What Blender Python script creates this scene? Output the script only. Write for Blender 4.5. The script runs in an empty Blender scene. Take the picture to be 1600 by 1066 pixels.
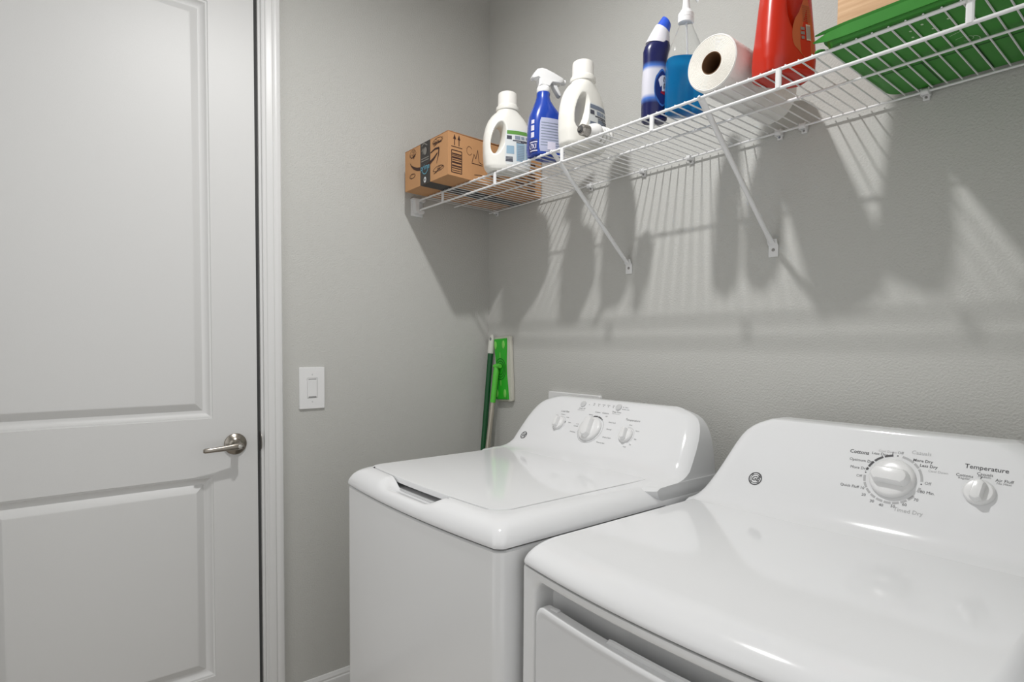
import bpy, bmesh, math, random
from mathutils import Vector, Matrix
random.seed(7)
sc = bpy.context.scene
COL = sc.collection
pi = math.pi

# ------------------------------------------------------------------ camera
CAM = Vector((1.98581, -1.49179, 1.27))
YAW, PITCH, ROLL, FPX, CYP = 0.8861, -0.0386, 0.0067, 918.86, 574.49
def cam_axes():
    R = Vector((math.cos(YAW), math.sin(YAW), 0)); F0 = Vector((-math.sin(YAW), math.cos(YAW), 0)); U0 = Vector((0, 0, 1))
    F = F0*math.cos(PITCH)+U0*math.sin(PITCH); U = -F0*math.sin(PITCH)+U0*math.cos(PITCH)
    R2 = R*math.cos(ROLL)+U*math.sin(ROLL); U2 = -R*math.sin(ROLL)+U*math.cos(ROLL)
    return R2, U2, F
R2, U2, F = cam_axes()
cd = bpy.data.cameras.new('camera'); cam = bpy.data.objects.new('camera', cd); COL.objects.link(cam)
cd.sensor_width = 36; cd.sensor_fit = 'HORIZONTAL'; cd.lens = FPX*36/1600; cd.clip_start = .02
cd.shift_y = (CYP-533)/1600
M = Matrix((R2, U2, -F)).transposed().to_4x4(); M.translation = CAM
cam.matrix_world = M
sc.camera = cam

# ------------------------------------------------------------------ light
w = bpy.data.worlds.new('world'); sc.world = w; w.use_nodes = True
w.node_tree.nodes['Background'].inputs[0].default_value = (1.0, 1.0, 1.0, 1)
w.node_tree.nodes['Background'].inputs[1].default_value = 1.0
ld = bpy.data.lights.new('ceiling_bulb', 'AREA'); ld.shape = 'DISK'; ld.size = .066; ld.energy = 15.8; ld.color = (1, .995, .985)
lo = bpy.data.objects.new('ceiling_bulb', ld); COL.objects.link(lo); lo.location = (1.004, -.915, 2.600)
vs = sc.view_settings; vs.view_transform = 'Standard'; vs.look = 'None'; vs.exposure = 0.0; vs.gamma = 1; vs.use_curve_mapping = False

# ------------------------------------------------------------------ materials
MATS = {}
def mat(name, col, rough=.5, metal=0, bump=0, bscale=300, var=0, vscale=8, ior=1.5, trans=0, coat=0, spec=.5, stretch=None, sss=0):
    if name in MATS: return MATS[name]
    m = bpy.data.materials.new(name); m.use_nodes = True; nt = m.node_tree; b = nt.nodes['Principled BSDF']
    b.inputs['Base Color'].default_value = (*col, 1); b.inputs['Roughness'].default_value = rough; b.inputs['Metallic'].default_value = metal
    b.inputs['IOR'].default_value = ior; b.inputs['Transmission Weight'].default_value = trans; b.inputs['Coat Weight'].default_value = coat
    b.inputs['Specular IOR Level'].default_value = spec
    tc = nt.nodes.new('ShaderNodeTexCoord'); src = tc.outputs['Object']
    if stretch:
        mp = nt.nodes.new('ShaderNodeMapping'); mp.inputs['Scale'].default_value = stretch; nt.links.new(src, mp.inputs[0]); src = mp.outputs[0]
    if var:
        n = nt.nodes.new('ShaderNodeTexNoise'); n.inputs['Scale'].default_value = vscale; n.inputs['Detail'].default_value = 4
        nt.links.new(src, n.inputs['Vector'])
        r = nt.nodes.new('ShaderNodeMix'); r.data_type = 'RGBA'
        r.inputs['A'].default_value = (*[c*(1-var) for c in col], 1); r.inputs['B'].default_value = (*[min(1, c*(1+var)) for c in col], 1)
        nt.links.new(n.outputs['Fac'], r.inputs['Factor']); nt.links.new(r.outputs['Result'], b.inputs['Base Color'])
    if bump:
        n2 = nt.nodes.new('ShaderNodeTexNoise'); n2.inputs['Scale'].default_value = bscale; n2.inputs['Detail'].default_value = 2
        nt.links.new(src, n2.inputs['Vector'])
        bp = nt.nodes.new('ShaderNodeBump'); bp.inputs['Strength'].default_value = bump; bp.inputs['Distance'].default_value = .002
        nt.links.new(n2.outputs['Fac'], bp.inputs['Height']); nt.links.new(bp.outputs[0], b.inputs['Normal'])
    MATS[name] = m; return m
def srgb(r, g, b):
    f = lambda c: (c/255/12.92 if c <= 10 else ((c/255+.055)/1.055)**2.4)
    return (f(r), f(g), f(b))
WALL = mat('wall_paint_grey', (.548, .546, .520), .75, bump=.8, bscale=210, var=.015, vscale=3)
DOORP = mat('door_paint_white', (.70, .70, .694), .42, bump=.12, bscale=60, stretch=(1, 30, 3))
TRIMP = mat('trim_paint_white', (.74, .74, .734), .35)
CEIL = mat('ceiling_paint', (.85, .85, .84), .9, bump=.3, bscale=120)
FLOORM = mat('floor_tile', (.45, .41, .36), .4, var=.12, vscale=5)
GROUT = mat('floor_grout', (.3, .28, .26), .9)
ENAMEL = mat('white_enamel', (.815, .82, .83), .09)
PANEL = mat('white_painted_steel', (.88, .885, .89), .16)
PLASW = mat('white_plastic', (.82, .82, .82), .25)
PLASG = mat('pale_grey_plastic', (.62, .625, .63), .3)
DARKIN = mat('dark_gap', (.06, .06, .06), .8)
INKD = mat('ink_dark_grey', (.07, .07, .075), .5)
INKM = mat('ink_mid_grey', (.22, .22, .225), .5)
INKL = mat('ink_light_grey', (.45, .45, .455), .5)
WIRE = mat('white_coated_wire', (.80, .80, .80), .3)
CLIPM = mat('white_clip_plastic', (.76, .76, .76), .35)
STEEL = mat('screw_steel', (.35, .34, .33), .35, 1)
NICKEL = mat('satin_nickel', (.36, .33, .29), .24, 1)
NICKL = mat('bright_nickel', (.62, .60, .57), .3, 1)
CARD = mat('cardboard', srgb(190, 142, 98), .8, bump=.15, bscale=90, var=.07, vscale=14)
CARDE = mat('cardboard_edge', srgb(160, 112, 72), .85)
TAPE = mat('black_tape', srgb(46, 42, 40), .4, var=.15, vscale=60)
INKBOX = mat('ink_box_brown', srgb(62, 36, 28), .7)
INKBL = mat('ink_tape_blue', srgb(98, 160, 180), .5)
INKWH = mat('ink_white', srgb(215, 215, 215), .5)
INKTG = mat('ink_tape_grey', srgb(128, 124, 118), .5)
JUG = mat('ivory_jug_plastic', (.80, .785, .73), .33)
JUGCAP = mat('ivory_cap_plastic', (.82, .80, .755), .38)

# ------------------------------------------------------------------ mesh helpers
class G:
    def __init__(s): s.v = []; s.f = []
    def add(s, v, f):
        o = len(s.v); s.v += [tuple(p) for p in v]; s.f += [tuple(i+o for i in q) for q in f]; return s
    def box(s, x0, x1, y0, y1, z0, z1, bev=0, seg=2):
        if bev <= 0:
            v = [(x, y, z) for z in (z0, z1) for y in (y0, y1) for x in (x0, x1)]
            return s.add(v, [(0, 2, 3, 1), (4, 5, 7, 6), (0, 1, 5, 4), (2, 6, 7, 3), (0, 4, 6, 2), (1, 3, 7, 5)])
        bm = bmesh.new(); bmesh.ops.create_cube(bm, size=1)
        for q in bm.verts: q.co = Vector((x0+(q.co.x+.5)*(x1-x0), y0+(q.co.y+.5)*(y1-y0), z0+(q.co.z+.5)*(z1-z0)))
        bmesh.ops.bevel(bm, geom=bm.edges[:]+bm.verts[:], offset=bev, segments=seg, affect='EDGES', profile=.5)
        return s.bm(bm)
    def bm(s, bm):
        bm.verts.index_update()
        s.add([q.co[:] for q in bm.verts], [[q.index for q in f.verts] for f in bm.faces]); bm.free(); return s
    def loft(s, rings, cap0=True, cap1=True, closed=True):
        n = len(rings[0]); v = [p for r in rings for p in r]; f = []
        for i in range(len(rings)-1):
            for j in range(n if closed else n-1):
                k = (j+1) % n
                f.append((i*n+j, i*n+k, (i+1)*n+k, (i+1)*n+j))
        if cap0: f.append(tuple(range(n-1, -1, -1)))
        if cap1: f.append(tuple(range((len(rings)-1)*n, len(rings)*n)))
        return s.add(v, f)
    def grid(s, rows):
        return s.loft(rows, False, False, False)
    def tube(s, path, r, n=8, caps=True):
        P = [Vector(p) for p in path]; rr = r if isinstance(r, (list, tuple)) else [r]*len(P)
        t0 = (P[1]-P[0]).normalized(); a = Vector((0, 0, 1)) if abs(t0.z) < .9 else Vector((1, 0, 0))
        u = t0.cross(a).normalized(); rings = []
        for i, p in enumerate(P):
            t = ((P[min(i+1, len(P)-1)]-P[max(i-1, 0)])).normalized()
            u = (u-t*u.dot(t)).normalized(); w_ = t.cross(u)
            rings.append([p+(u*math.cos(2*pi*k/n)+w_*math.sin(2*pi*k/n))*rr[i] for k in range(n)])
        return s.loft(rings, caps, caps)
    def lathe(s, prof, n=32, M=None, cap0=True, cap1=True):
        rings = [[Vector((r*math.cos(2*pi*k/n), r*math.sin(2*pi*k/n), z)) for k in range(n)] for r, z in prof]
        if M: rings = [[M@p for p in q] for q in rings]
        return s.loft(rings, cap0, cap1)
    def prism(s, poly, M, h):
        n = len(poly)
        return s.loft([[M@Vector((x, y, 0)) for x, y in poly], [M@Vector((x, y, h)) for x, y in poly]])
    def sphere(s, c, r, n=16, m=10):
        rr = (r, r, r) if not isinstance(r, (tuple, list)) else r
        rings = [[(c[0]+rr[0]*math.sin(a)*math.cos(2*pi*k/n), c[1]+rr[1]*math.sin(a)*math.sin(2*pi*k/n), c[2]-rr[2]*math.cos(a)) for k in range(n)] for a in [pi*(i+.02)/(m+.04) for i in range(m+1)]]
        return s.loft(rings)
def mesh(name, g, smooth=35):
    me = bpy.data.meshes.new(name); me.from_pydata(g.v, [], g.f); me.validate(); me.update()
    bm = bmesh.new(); bm.from_mesh(me); bmesh.ops.recalc_face_normals(bm, faces=bm.faces); bm.to_mesh(me); bm.free()
    if smooth: me.shade_smooth(); me.set_sharp_from_angle(angle=math.radians(smooth))
    return me
def obj(name, g, m, parent=None, smooth=35, world=False, label=None):
    if world and parent is not None:
        o_ = parent
        off = Vector((0, 0, 0))
        while o_ is not None: off += o_.location; o_ = o_.parent
        if isinstance(g, G): g.v = [tuple(Vector(p)-off) for p in g.v]
    me = mesh(name, g, smooth) if isinstance(g, G) else g
    o = bpy.data.objects.new(name, me); COL.objects.link(o)
    if m is not None and not me.materials: me.materials.append(m)
    if parent is not None: o.parent = parent
    if label: o['label'] = label
    return o
def thing(name, label, cat, loc, rz=0, group=None, rot=None):
    o = bpy.data.objects.new(name, None); COL.objects.link(o); o.location = loc
    o.rotation_euler = rot if rot else (0, 0, rz); o.empty_display_size = .05
    o['label'] = label; o['category'] = cat
    if group: o['group'] = group
    return o
def struct(o, label, cat):
    o['kind'] = 'structure'; o['label'] = label; o['category'] = cat; return o
def lerp(a, b, t): return a+(b-a)*t
def sstep(a, b, x):
    t = max(0, min(1, (x-a)/(b-a))); return t*t*(3-2*t)
def frame(o, u, v):
    u = Vector(u).normalized(); v = Vector(v); v = (v-u*v.dot(u)).normalized(); n = u.cross(v)
    M = Matrix((u, v, n)).transposed().to_4x4(); M.translation = Vector(o); return M
def stroke(pts, wd):
    """2-D polyline -> list of quads"""
    out = []
    for i in range(len(pts)-1):
        a = Vector(pts[i]); b = Vector(pts[i+1]); d = (b-a)
        if d.length < 1e-9: continue
        d.normalize(); n = Vector((-d.y, d.x))
        w0 = wd[i] if isinstance(wd, (list, tuple)) else wd; w1 = wd[i+1] if isinstance(wd, (list, tuple)) else wd
        out.append([a-n*w0/2, a+n*w0/2, b+n*w1/2, b-n*w1/2])
    return out
def rect(x0, x1, y0, y1): return [(x0, y0), (x1, y0), (x1, y1), (x0, y1)]
def ell(cx, cy, rx, ry, n=24, rot=0):
    return [(cx+rx*math.cos(a)*math.cos(rot)-ry*math.sin(a)*math.sin(rot), cy+rx*math.cos(a)*math.sin(rot)+ry*math.sin(a)*math.cos(rot)) for a in [2*pi*k/n for k in range(n)]]
def ring2(cx, cy, r, wd, a0=0, a1=360, n=48, ry=None):
    P = [(cx+r*math.cos(math.radians(lerp(a0, a1, k/n))), cy+(ry or r)*math.sin(math.radians(lerp(a0, a1, k/n)))) for k in range(n+1)]
    return stroke(P, wd)
def decal(name, M, polys, m, parent, eps=.0004, world=True, label=None):
    g = G()
    for p in polys:
        g.add([M@Vector((q[0], q[1], eps)) for q in p], [tuple(range(len(p)))])
    me_off = Vector((0, 0, 0))
    if world:
        o_ = parent
        while o_ is not None: me_off += o_.location; o_ = o_.parent
        g.v = [tuple(Vector(p)-me_off) for p in g.v]
    me = bpy.data.meshes.new(name); me.from_pydata(g.v, [], g.f); me.update(); me.materials.append(m)
    o = bpy.data.objects.new(name, me); COL.objects.link(o); o.parent = parent
    if label: o['label'] = label
    return o
def text(parent, s, M, x, y, size, m, align='CENTER', shear=0, rot=0, off=0, eps=.0004, world=True, name='lettering'):
    c = bpy.data.curves.new('lettering', 'FONT'); c.body = s; c.size = size; c.align_x = align; c.align_y = 'CENTER'; c.shear = shear
    c.resolution_u = 2; c.offset = off
    t = bpy.data.objects.new('tmp', c); COL.objects.link(t)
    bpy.context.view_layer.update()
    me = bpy.data.meshes.new_from_object(t.evaluated_get(bpy.context.evaluated_depsgraph_get()))
    bpy.data.objects.remove(t); bpy.data.curves.remove(c)
    me.name = 'lettering'
    X = M@Matrix.Translation((x, y, eps))@Matrix.Rotation(rot, 4, 'Z')
    if world:
        off_ = Vector((0, 0, 0)); o_ = parent
        while o_ is not None: off_ += o_.location; o_ = o_.parent
        X = Matrix.Translation(-off_)@X
    me.transform(X)
    me.materials.clear(); me.materials.append(m)
    o = bpy.data.objects.new(name, me); COL.objects.link(o); o.parent = parent
    return o
def evaluated(o):
    bpy.context.view_layer.update()
    return bpy.data.meshes.new_from_object(o.evaluated_get(bpy.context.evaluated_depsgraph_get()))
def carve(body_g, cutters, voxel=.0025, smooth=5):
    """body minus cutters, remeshed soft like blow-moulded plastic"""
    o = bpy.data.objects.new('tmp', mesh('tmp', body_g, 0)); COL.objects.link(o); cs = []
    for c in cutters:
        k = bpy.data.objects.new('cut', mesh('cut', c, 0)); COL.objects.link(k); cs.append(k)
        md = o.modifiers.new('b', 'BOOLEAN'); md.object = k; md.operation = 'DIFFERENCE'; md.solver = 'EXACT'
    r = o.modifiers.new('r', 'REMESH'); r.mode = 'VOXEL'; r.voxel_size = voxel
    s = o.modifiers.new('s', 'SMOOTH'); s.factor = .5; s.iterations = smooth
    me = evaluated(o)
    for k in cs: bpy.data.objects.remove(k)
    bpy.data.objects.remove(o)
    me.shade_smooth(); return me

# ================================================================== ROOM
RX, RY, RH = 2.06, -1.93, 2.74
D0, D1, DT = -.925, -1.745, 2.44          # door opening on the left wall (y range, top)
g = G(); g.box(-.115, 0, D0+.018, .12, 0, RH); g.box(-.115, 0, D1-.018, D0+.018, DT+.018, RH); g.box(-.115, 0, RY-.12, D1-.018, 0, RH)
struct(obj('wall_left', g, WALL, smooth=0), 'grey textured wall holding the white panel door and light switch', 'wall')
g = G(); g.box(0, RX+.12, 0, .12, 0, RH)
struct(obj('wall_back', g, WALL, smooth=0), 'grey textured wall behind the washer, dryer and wire shelf', 'wall')
g = G(); g.box(RX, RX+.12, -.56, 0, 0, RH); g.box(RX, RX+.12, -1.50, -.56, 2.44, RH); g.box(RX, RX+.12, RY-.12, -1.50, 0, RH)  # unseen opening, added to let world light reach the dryer side
struct(obj('wall_right', g, WALL, smooth=0), 'grey side wall with an added opening for fill light beside the dryer', 'wall')
g = G(); g.box(0, .45, RY-.12, RY, 0, RH); g.box(.45, 1.15, RY-.12, RY, 2.44, RH); g.box(1.15, RX, RY-.12, RY, 0, RH)  # opening behind the camera, added so world light fills the machine fronts
struct(obj('wall_front', g, WALL, smooth=0), 'grey wall with an added opening for fill light facing the washer and dryer', 'wall')
g = G(); g.box(-.115, RX+.12, RY-.12, .12, RH, RH+.1)
struct(obj('ceiling', g, CEIL, smooth=0), 'white ceiling over the laundry room', 'ceiling')
g = G(); g.box(-.115, RX+.12, RY-.12, .12, -.1, -.002)
fl = struct(obj('floor', g, GROUT, smooth=0), 'beige tiled floor under the washer and dryer', 'floor')
gt = G(); gt.box(.002, .452, .002, .452, -.0019, 0, .0006, 1); tme = mesh('tile', gt, 0); tme.materials.append(FLOORM)
for i in range(4):
    for j in range(4):
        x = i*.455+.1; y = -1.9+j*.455
        t = bpy.data.objects.new('tile', tme); COL.objects.link(t); t.location = (x, y, 0); t.parent = fl

# baseboards: ogee-topped profile swept along the wall
def baseboard(name, a, b, nrm, label):
    prof = [(0, 0), (.014, 0), (.014, .078), (.0125, .083), (.0095, .086), (.0095, .092), (.006, .099), (.004, .104), (0, .105)]
    a = Vector(a); b = Vector(b); n = Vector(nrm); g = G()
    g.loft([[p+n*q[0]+Vector((0, 0, q[1])) for q in prof] for p in (a, b)])
    struct(obj(name, g, TRIMP, smooth=20), label, 'baseboard')
baseboard('baseboard_left', (0, -.856, 0), (0, 0, 0), (1, 0, 0), 'white baseboard between the door casing and the corner')
baseboard('baseboard_back', (.015, 0, 0), (RX, 0, 0), (0, -1, 0), 'white baseboard running behind the washer and dryer')
baseboard('baseboard_front', (1.15, RY, 0), (RX, RY, 0), (0, 1, 0), 'white baseboard on the wall facing the machines')

# door frame: casing with stepped profile, jamb, strike plate
fr = bpy.data.objects.new('trim_1', None); COL.objects.link(fr); fr.location = (0, D0, 0)
struct(fr, 'white moulded casing and jamb around the panel door', 'door frame')
cprof = [(0, 0), (0, .010), (.003, .0115), (.010, .0115), (.0125, .0145), (.020, .0165), (.030, .0175), (.034, .0155), (.040, .0185), (.047, .0195), (.054, .0185), (.057, .016), (.057, 0)]
def casing_v(y0, sgn, ztop):
    g = G(); g.loft([[(q[1], y0+sgn*q[0], z+(q[0] if z > 1 else 0)) for q in cprof] for z in (0, ztop)]); return g
obj('casing', casing_v(-.912, 1, DT+.012), TRIMP, fr, 25, True)
obj('casing', casing_v(D1-.012, -1, DT+.012), TRIMP, fr, 25, True)
g = G(); g.loft([[(q[1], y+(q[0] if y > -1 else -q[0]), DT+.012+q[0]) for q in cprof] for y in (-.912, D1-.012)])
obj('head_casing', g, TRIMP, fr, 25, True)
g = G(); g.box(-.115, -.0005, -.9195, -.907, 0, DT+.018); obj('jamb', g, TRIMP, fr, 0, True)
g = G(); g.box(-.115, -.0005, D1-.018, D1-.006, 0, DT+.018); obj('jamb', g, TRIMP, fr, 0, True)
g = G(); g.box(-.115, -.0005, D1-.006, -.9195, DT+.006, DT+.018); obj('head_jamb', g, TRIMP, fr, 0, True)
g = G(); g.box(-.032, -.012, -.9298, -.9196, 0, DT+.006); obj('gap_shade_strip', g, DARKIN, fr, 0, True, label='dark strip standing in for shade in the gap beside the door')  # dark strip added so the door gap reads as shaded
# strike plate lip curling over the jamb edge
poly = [(-.030, -.030)]+[(-.004+.020*math.cos(a), .030*math.sin(a)) for a in [(-.5+k/14)*pi for k in range(15)]]+[(-.030, .030)]
g = G(); Ms = frame((0, -.9205, .952), (1, 0, 0), (0, 0, 1)); g.prism(poly, Ms, .0022); obj('strike_plate', g, NICKL, fr, 30, True, label='brushed metal strike plate')

# the door: stiles, rails, two raised panels with grooved moulding
dr = bpy.data.objects.new('door_1', None); COL.objects.link(dr); dr.location = (-.004, -1.34, .01)
struct(dr, 'white two-panel interior door with satin nickel lever', 'door')
DX = -.004
def dbox(n, y0, y1, z0, z1):
    g = G(); g.box(DX-.035, DX, y0, y1, z0, z1); obj(n, g, DOORP, dr, 0, True)
yr, yl = -.9305, D1+.004
PO = (-1.062, -1.608)                      # outer edges of panels
dbox('stile', PO[0], yr, .01, DT); dbox('stile', yl, PO[1], .01, DT)
dbox('rail', PO[1], PO[0], .857, 1.036); dbox('rail', PO[1], PO[0], .01, .222); dbox('rail', PO[1], PO[0], 2.30, DT)
pprof = [(0, 0), (.0012, -.0030), (.006, -.0042), (.0085, -.0078), (.013, -.0115), (.020, -.0140), (.0255, -.0143), (.0285, -.0122), (.0460, -.0018), (.049, -.0010), (.052, -.0010)]
for z0, z1 in ((.222, .857), (1.036, 2.30)):
    rings = []
    for d, x in pprof:
        a, b, c, e = PO[1]+d, PO[0]-d, z0+d, z1-d
        rings.append([(DX+x, a, c), (DX+x, b, c), (DX+x, b, e), (DX+x, a, e)])
    g = G(); g.loft(rings, False, True); obj('door_panel', g, DOORP, dr, 20, True)
# lever handle
KY, KZ = -.998, .9505
hd = bpy.data.objects.new('lever_handle', None); COL.objects.link(hd); hd.parent = dr; hd.location = Vector((DX, KY, KZ))-dr.location
hd['label'] = 'satin nickel door lever with round rosette'
Mx = Matrix.Rotation(pi/2, 4, 'Y')
g = G(); g.lathe([(.0335, 0), (.0338, .003), (.033, .006), (.030, .0085), (.022, .0125), (.0155, .016), (.0135, .019)], 40, Mx); obj('rosette', g, NICKEL, hd, 30)
g = G(); g.tube([(.014, 0, 0), (.040, 0, 0), (.052, 0, 0), (.059, -.002, 0)], [.0115, .0105, .0112, .009], 20); obj('spindle', g, NICKEL, hd, 40)
g = G(); rings = []
for y, rz, rx, xx, zz in [(.012, .004, .004, .052, 0), (.010, .0085, .0075, .052, 0), (0, .0112, .0085, .052, 0), (-.02, .0098, .0075, .053, -.001), (-.05, .0082, .0062, .055, -.003), (-.08, .0074, .0055, .056, -.0045), (-.098, .0072, .0052, .0555, -.005), (-.103, .005, .0035, .0555, -.005)]:
    rings.append([(xx+rx*math.cos(2*pi*k/16), y, zz+rz*math.sin(2*pi*k/16)) for k in range(16)])
g.loft(rings); obj('lever', g, NICKEL, hd, 50)
g = G(); g.lathe([(.0065, .060), (.0065, .0625), (.003, .0635)], 20, Mx); g.box(.0635, .0665, -.0045, .0045, -.0012, .0012, .0004, 1); obj('turn_button', g, NICKL, hd, 30)
g = G(); g.box(DX-.03, DX-.004, -.9308, -.9298, KZ-.028, KZ+.028); obj('latch_plate', g, NICKL, dr, 0, True)

# ceiling fixture that carries the bulb
cl = thing('ceiling_light', 'small white ceiling lamp holder above the washer and dryer', 'lamp', (1.004, -.915, RH))
g = G(); g.lathe([(.055, 0), (.055, -.008), (.042, -.018), (.040, -.022), (.048, -.13), (.046, -.1355), (.0425, -.1355), (.0425, -.130)], 32); obj('lamp_housing', g, PLASW, cl, 30)

# ================================================================== MACHINES
def outline(x0, x1, yb, yf, r, bow, ins, insb=0, nf=110, ns=24, nc=10, sf=1.0):
    """rounded rectangle seen from above; front edge bows towards -y"""
    X0, X1, YF, YB = x0+ins*sf, x1-ins*sf, yf+ins, yb-insb; P = []
    cx = (x0+x1)/2; hw = (x1-x0)/2
    def bw(x): return -bow*(1-((x-cx)/hw)**2)
    for k in range(nf+1):
        x = lerp(X0+r, X1-r, k/nf); P.append((x, YF+bw(x)))
    def corner(cx_, cy_, a0, a1, front):
        for k in range(1, nc):
            a = math.radians(lerp(a0, a1, k/nc)); x = cx_+r*math.cos(a); P.append((x, cy_+r*math.sin(a)+(bw(x) if front else 0)))
    corner(X1-r, YF+r, -90, 0, True)
    for k in range(ns+1): P.append((X1, lerp(YF+r, YB-.012, k/ns)))
    P.append((X1-.012, YB)); P.append((X0+.012, YB))
    for k in range(ns+1): P.append((X0, lerp(YB-.012, YF+r, k/ns)))
    corner(X0+r, YF+r, 180, 270, True)
    return P

def console(parent, cx, rows, yb, side_mat, shell_mat, edge=.045):
    """lofted control console: sloped front shell with rounded ends, flat side panels, back"""
    ts = [-1, -.992, -.978, -.955, -.92, -.88, -.84, -.78, -.6, -.3, 0, .3, .6, .78, .84, .88, .92, .955, .978, .992, 1]
    grid = []
    for rw in rows:
        y, z = rw[0], rw[1]; row = []
        for t in ts:
            hw = rw[-1] if t > 0 else rw[2]
            edge = .045 if t > 0 else .022; tr = 1-edge/hw; e = 0
            if abs(t) > tr:
                q = (abs(t)-tr)/(1-tr)*.93; e = edge*(1-math.sqrt(1-q*q))
            row.append((cx+hw*t, min(y+e, yb-.002), z))
        grid.append(row)
    g = G(); g.grid(grid); con = obj('console', g, shell_mat, parent, 40, True)
    for sgn, idx in ((-1, 0), (1, -1)):
        g = G(); g.grid([[r[idx], (r[idx][0], yb, r[idx][2])] for r in grid]); obj('console_side', g, side_mat, parent, 40, True)
    g = G(); g.grid([[(p[0], yb, p[2]) for p in (r[0], r[10], r[-1])] for r in grid])
    top = grid[-1]; g.grid([top, [(p[0], yb, p[2]) for p in top]]); obj('console_back', g, shell_mat, parent, 30, True)
    return con
def knob(parent, M, x, y, r, h, ang, m_top=PLASW, bar=.36):
    """dial: tapered skirt, dished cap with a raised grip bar across it"""
    K = M@Matrix.Translation((x, y, 0))@Matrix.Rotation(ang, 4, 'Z')
    g = G(); g.lathe([(r*.99, 0), (r, h*.10), (r*.985, h*.22), (r*.93, h*.34), (r*.86, h*.40), (r*.5, h*.45)], 48, K); kb = obj('knob', g, m_top, parent, 30, True)
    bw_ = r*bar; g = G()
    # grip: a bar whose long ends follow the dial, flat sides, domed top
    rings = []
    for z, k in ((h*.35, 1.0), (h*.8, .93), (h*.95, .86), (h, .72)):
        L = r*.88*k; W = bw_*(1.08-.22*z/h)*(.35+.65*k) if k < .9 else bw_*(1.08-.22*z/h)
        P = []
        for s_ in range(9): a = lerp(-.42, .42, s_/8)*pi*.55; P.append((L*math.cos(a)*.98, W*math.sin(a)/math.sin(.42*pi*.55)))
        for s_ in range(9): a = pi+lerp(-.42, .42, s_/8)*pi*.55; P.append((L*math.cos(a)*.98, W*math.sin(a)/math.sin(.42*pi*.55)))
        rings.append([K@Vector((p[0], p[1], z)) for p in P])
    g.loft(rings); obj('grip', g, m_top, kb, 30, True)
    return kb
def emblem(parent, M, x, y, r):
    polys = ring2(x, y, r*.92, r*.16, n=40)+ring2(x, y, r*.66, r*.08, n=40)
    for k in range(4):
        a = pi/4+k*pi/2; polys += ring2(x+r*.80*math.cos(a), y+r*.80*math.sin(a), r*.12, r*.10, n=10)
    decal('emblem_ring', M, polys, INKD, parent)
    text(parent, 'GE', M, x, y, r*.98, INKD, shear=.35, off=.0004)

# ------------------------------------------------------------------ washer
WX0, WX1, WYF, WYB = .4725, 1.1485, -.836, -.122
wa = thing('washing_machine', 'white top-load washing machine with flat lid, nearer the corner', 'washer', ((WX0+WX1)/2, (WYF+WYB)/2, 0))
def ringz(z, ins, r=.02, insb=0, x0=WX0, x1=WX1, yf=WYF, yb=WYB, bow=.018, **k):
    return [(p[0], p[1], z) for p in outline(x0, x1, yb, yf, r, bow, ins, insb, **k)]
g = G(); g.loft([ringz(.03, .012), ringz(.05, .002), ringz(.872, .002), ringz(.884, .0022), ringz(.8875, .006), ringz(.8875, .03)]); obj('cabinet', g, PANEL, wa, 40, True)
g = G(); g.loft([ringz(.885, .012), ringz(.896, .012)], True, True); obj('seam_gasket', g, DARKIN, wa, 40, True)
for x in (WX0+.06, WX1-.06):
    for y in (WYF+.06, WYB-.06):
        g = G(); g.lathe([(.022, 0), (.022, .008), (.010, .012), (.010, .035)], 16, Matrix.Translation((x, y, 0))); obj('levelling_foot', g, DARKIN, wa, 30, True)
# rolled top cover with a finger scoop in the front and a well for the lid
ZD = .938
prof = [(.893, .0015), (.8925, 0), (.8965, -.0005), (.902, .0008), (.908, .003), (.914, .0062), (.920, .0105), (.9255, .0158), (.930, .0222), (.9335, .0292), (.936, .0362), (.9374, .0425), (ZD, .048)]
rings = []
lidr = .040
for z, ins in prof:
    R_ = [list(p) for p in ringz(z, ins, .02+ins*.35)]
    t = sstep(.004, .046, ins)
    for p in R_:
        if p[1] < WYF+.10 and ins > .004:
            sx = sstep(.655, .715, p[0])*(1-sstep(.865, .925, p[0]))
            p[2] -= .026*sx*t
            p[1] += .004*sx*t
    rings.append([tuple(p) for p in R_])
def lidring(z, grow):
    R_ = []
    for p in outline(.506-grow, 1.076+grow, -.305+grow, -.782-grow, lidr, .012, 0):
        R_.append([p[0], p[1], z])
    return R_
lr = lidring(ZD, .0030)
for p in lr:
    if p[1] < -.70:
        sx = sstep(.655, .715, p[0])*(1-sstep(.865, .925, p[0])); p[2] -= .028*sx*sstep(-.74, -.775, p[1])
rings.append([tuple(p) for p in lr])
rings.append([(p[0], p[1], min(q[2], .9362)-.0002) for p, q in zip(lidring(ZD, .0026), lr)])
rings.append([(p[0], p[1], .900) for p in lidring(.9, .0026)])
g = G(); g.loft(rings, False, False); obj('top_cover', g, ENAMEL, wa, 40, True)
g = G(); g.loft([[tuple(p) for p in lidring(.914, .008)], [tuple(p) for p in lidring(.912, .008)]]); obj('lid_well', g, PLASG, wa, 40, True)
g = G(); g.loft([[tuple(p) for p in lidring(.926, -.0008)], [tuple(p) for p in lidring(.9365, -.0006)], [tuple(p) for p in lidring(ZD+.0006, -.0016)], [tuple(p) for p in lidring(ZD+.0010, -.006)]]); obj('lid', g, ENAMEL, wa, 30, True)
CXW = (WX0+WX1)/2
def prow(Q, T, s, hw): return (Q[0]+T[0]*s, Q[1]+T[1]*s, hw)
Qw, Tw = (-.262, .958), (.6, .8)
rows = [(-.376, .9045, .3365), (-.388, .912, .3365), (-.394, .922, .338), (-.396, .930, .3375), (-.385, .9355, .337), (-.345, .9374, .337), (-.318, .9380, .3365), (-.304, .940, .336), (-.290, .9432, .3355), (-.276, .9490, .335)]
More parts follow.
